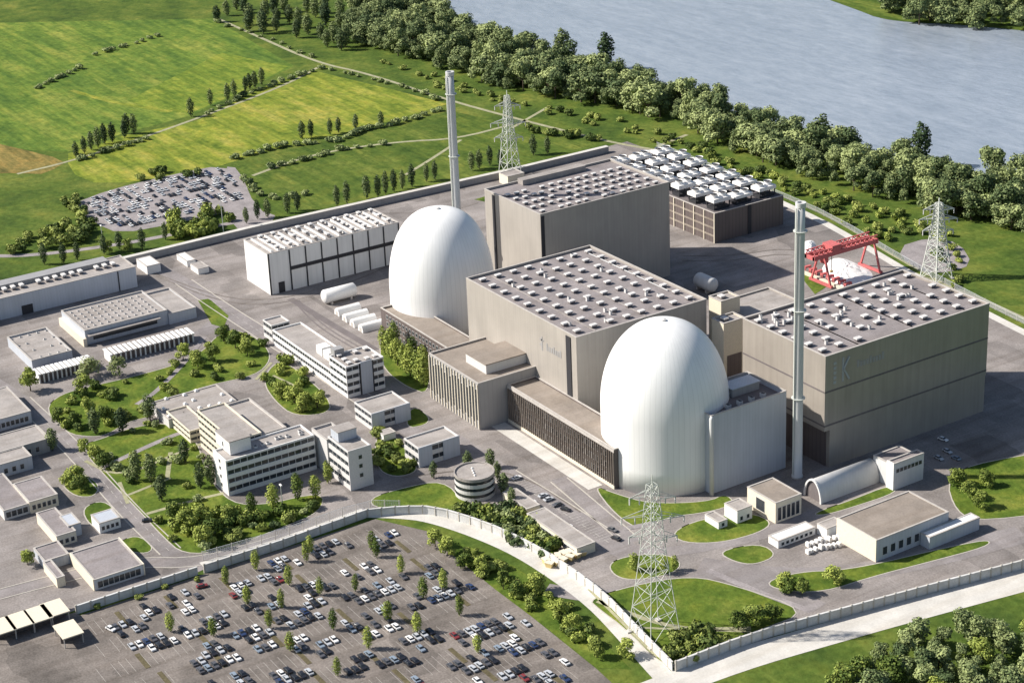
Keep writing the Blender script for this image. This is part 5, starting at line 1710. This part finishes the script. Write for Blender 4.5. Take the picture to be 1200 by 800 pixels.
# trees among the offices
row('pale', [(140, 440), (104, 442)], 12, 'pale bushy tree', 'before the ribbed canopies', 1.1)
row('round', [(36, 458), (98, 462)], 12, 'yellow-green tree', 'beside the shorter ribbed canopy', 1.0)
row('round', [(215, 422), (232, 430), (250, 424), (262, 400), (276, 408), (290, 416)], 11, 'green tree', 'on the lawn right of the wide low shed', 1.0)
row('round', [(70, 496), (88, 500), (104, 486), (124, 494)], 9, 'bushy round tree', 'on the lawn by the left road bend', 1.0)
row('poplar', [(144, 506), (176, 492), (112, 508), (62, 528)], 12, 'dark upright tree', 'along the middle path at the left', 1.5)
row('round', [(100, 530), (112, 538), (122, 548)], 8, 'round bright tree', 'at the left tip of the large office lawn', 1.1)
row('poplar', [(161, 563), (177, 565), (190, 587), (217, 542), (235, 572), (248, 568)], 13, 'dark upright tree', 'on the lawn left of the white windowed end', 1.2)
row('round', [(80, 570), (95, 575), (90, 563)], 8, 'round dark green tree', 'on the small lawn beside the left road', 1.1)
row('poplar_fresh', [(295, 604), (321, 596), (349, 586), (370, 584), (385, 566)], 12, 'bright upright tree', 'below the ribbon-windowed office wing', 1.1)
row('round', [(205, 610), (220, 622), (236, 616), (250, 630), (268, 612), (240, 640)], 10, 'bushy tree', 'on the lawn before the front fence', 1.1)
row('round', [(330, 466), (345, 472), (356, 480), (372, 478)], 9, 'round bright tree', 'on the lawn right of the canteen', 1.1)
for x, y in scatter(LAWNS[0], 32, 4.5, 21):
    shrub(rnd.choice(['bush', 'bush_fresh']), x, y, rnd.uniform(.8, 1.5), 'green shrub on the lawn between sheds and canteen', 'shrubs on the lawn between sheds and canteen')
for x, y in scatter(LAWNS[1], 36, 4.5, 22):
    shrub(rnd.choice(['bush', 'bush_dark']), x, y, rnd.uniform(.7, 1.4), 'green shrub on the large lawn around the office group', 'shrubs on the large office lawn')
for x, y in scatter([(200, 600), (300, 600), (350, 606), (250, 640), (215, 640)], 22, 4, 23):
    shrub('bush_fresh', x, y, rnd.uniform(1.0, 1.7), 'bright shrub in the thicket before the front fence', 'shrubs in the thicket before the front fence', 1.1)
for x, y in scatter(LAWNS[5], 14, 5, 24):
    shrub('bush_fresh', x, y, rnd.uniform(1.0, 1.7), 'bright shrub right of the canteen', 'bright shrubs right of the canteen', 1.1)
row('poplar_fresh', [(450, 412), (458, 420), (466, 428), (474, 434), (481, 440), (489, 446), (497, 452), (462, 412), (484, 424), (496, 434)], 15, 'tall green tree', 'in the hedge beside the slotted control building', 1.15)
for x, y in scatter(LAWNS[7], 16, 3, 25):
    shrub('bush', x, y, rnd.uniform(.9, 1.5), 'green shrub beside the narrow office block', 'shrubs beside the narrow office block')
row('poplar', [(508, 560), (548, 552), (575, 548), (583, 562), (590, 578), (600, 592)], 9, 'dark small tree', 'around the round building', 1.3)
for x, y in scatter([(530, 600), (580, 596), (620, 606), (660, 646), (640, 654), (600, 634), (560, 612)], 30, 4, 26):
    shrub(rnd.choice(['bush', 'bush_dark', 'bush_fresh']), x, y, rnd.uniform(1.0, 1.7), 'thick green shrub on the lawn below the round building', 'shrubs on the lawn below the round building', 1.1)
row('round', [(510, 640), (525, 650), (545, 665), (565, 672), (590, 690), (607, 700), (628, 692), (655, 725), (672, 738), (700, 770), (735, 770)], 8, 'small round tree', 'on the strip between car park and pale road', 1.0)
for x, y in scatter([(505, 628), (600, 664), (660, 706), (720, 770), (690, 765), (600, 700), (530, 652)], 26, 4, 27):
    shrub(rnd.choice(['bush', 'bush_fresh']), x, y, rnd.uniform(.8, 1.4), 'low shrub on the strip between car park and pale road', 'shrubs between car park and pale road')
row('round', [(865, 738), (885, 732), (905, 728)], 8, 'round green tree', 'on the right end of the pylon lawn', 1.2)
for x, y in scatter([(780, 770), (800, 745), (840, 745), (850, 756), (805, 780)], 12, 4, 28):
    shrub('bush', x, y, rnd.uniform(1.0, 1.8), 'green shrub at the foot of the nearest pylon', 'shrubs at the foot of the nearest pylon', 1.1)
row('round', [(925, 694), (940, 696), (918, 688), (978, 684)], 7.5, 'round bright tree', 'on the verge left of the big flat shed', 1.15)
row('poplar_fresh', [(743, 668), (778, 672), (790, 668)], 7, 'small dark tree', 'on the island behind the nearest pylon', 1.4)
for x, y in scatter([(1112, 600), (1122, 560), (1160, 545), (1160, 600)], 4, 8, 29):
    tree('round', x, y, 9*rnd.uniform(.8, 1.1), 'bright green tree at the right edge beyond the big flat shed', 'bright trees at the right edge', 1.1)
for x, y in scatter([(985, 812), (1012, 780), (1050, 762), (1100, 752), (1160, 742), (1300, 712), (1300, 860), (980, 860)], 80, 5.5, 30):
    tree('round' if rnd.random() < .25 else 'forest', x, y, 11*rnd.uniform(.6, 1.25), 'bushy tree in the wood at the lower right corner', 'trees of the lower right wood', 1.05)
row('poplar_fresh', [(265, 684), (290, 708), (316, 736), (339, 686), (341, 763), (359, 658), (364, 648), (300, 668), (330, 712), (455, 728), (520, 690), (560, 765), (470, 672), (250, 745), (200, 740), (391, 738), (396, 792), (417, 693), (432, 760), (441, 653), (497, 701), (489, 741), (539, 721), (375, 697), (437, 645)],
    8.5, 'slim green tree', 'in the front car park', 1.05)
row('round', [(33, 662)], 8, 'yellowish bush-like tree', 'on the bare yard left of the depot', 1.0)
for x, y in scatter([(100, 720), (232, 684), (236, 676), (100, 716)], 6, 8, 31):
    shrub('bush', x, y, rnd.uniform(.5, .8), 'small shrub along the kerb of the front fence', 'small shrubs along the front fence')

# the 295 largest-showing of each kind stand alone, the small remainder is one mass
for key, put, mname, label in (('t', put_tree, 'distant_trees', 'small far trees filling the riverside belt and far bank'), ('s', put_shrub, 'distant_scrub', 'small scattered scrub in the far fields and lawns')):
    L = sorted([q for q in DEF if q[0] == key], key=lambda q: -q[1])
    for q in L[:292]: put(*q[2])
    vs, fs = [], []; mats = {}; mi = []
    for q in L[292:]:
        a_ = q[2]
        if key == 't': me = rnd.choice(TREES[a_[0]])[1]; sc = a_[3]/REFH[a_[0]]; sx = sc*a_[6]; sz = sc
        else: me = rnd.choice(BUSH[a_[0]]); sx = a_[3]; sz = a_[3]*a_[6]
        th = rnd.uniform(0, 6.28); co, si = math.cos(th)*sx, math.sin(th)*sx
        mm = me.materials[0]; k_ = mats.setdefault(mm.name, len(mats)); base = len(vs)
        vs += [(a_[1]+v.co.x*co-v.co.y*si, a_[2]+v.co.x*si+v.co.y*co, v.co.z*sz) for v in me.vertices]
        for p in me.polygons: fs.append(tuple(base+i for i in p.vertices)); mi.append(k_)
    if fs:
        me = bpy.data.meshes.new(mname); me.from_pydata(vs, [], fs)
        for n_ in mats: me.materials.append(bpy.data.materials[n_])
        me.polygons.foreach_set('material_index', mi)
        o = bpy.data.objects.new(mname, me); COL.objects.link(o)
        tag(o, label, 'trees' if key == 't' else 'scrub', None, 'stuff')
print('CARS', ncar, 'OBJECTS', len(bpy.data.objects))
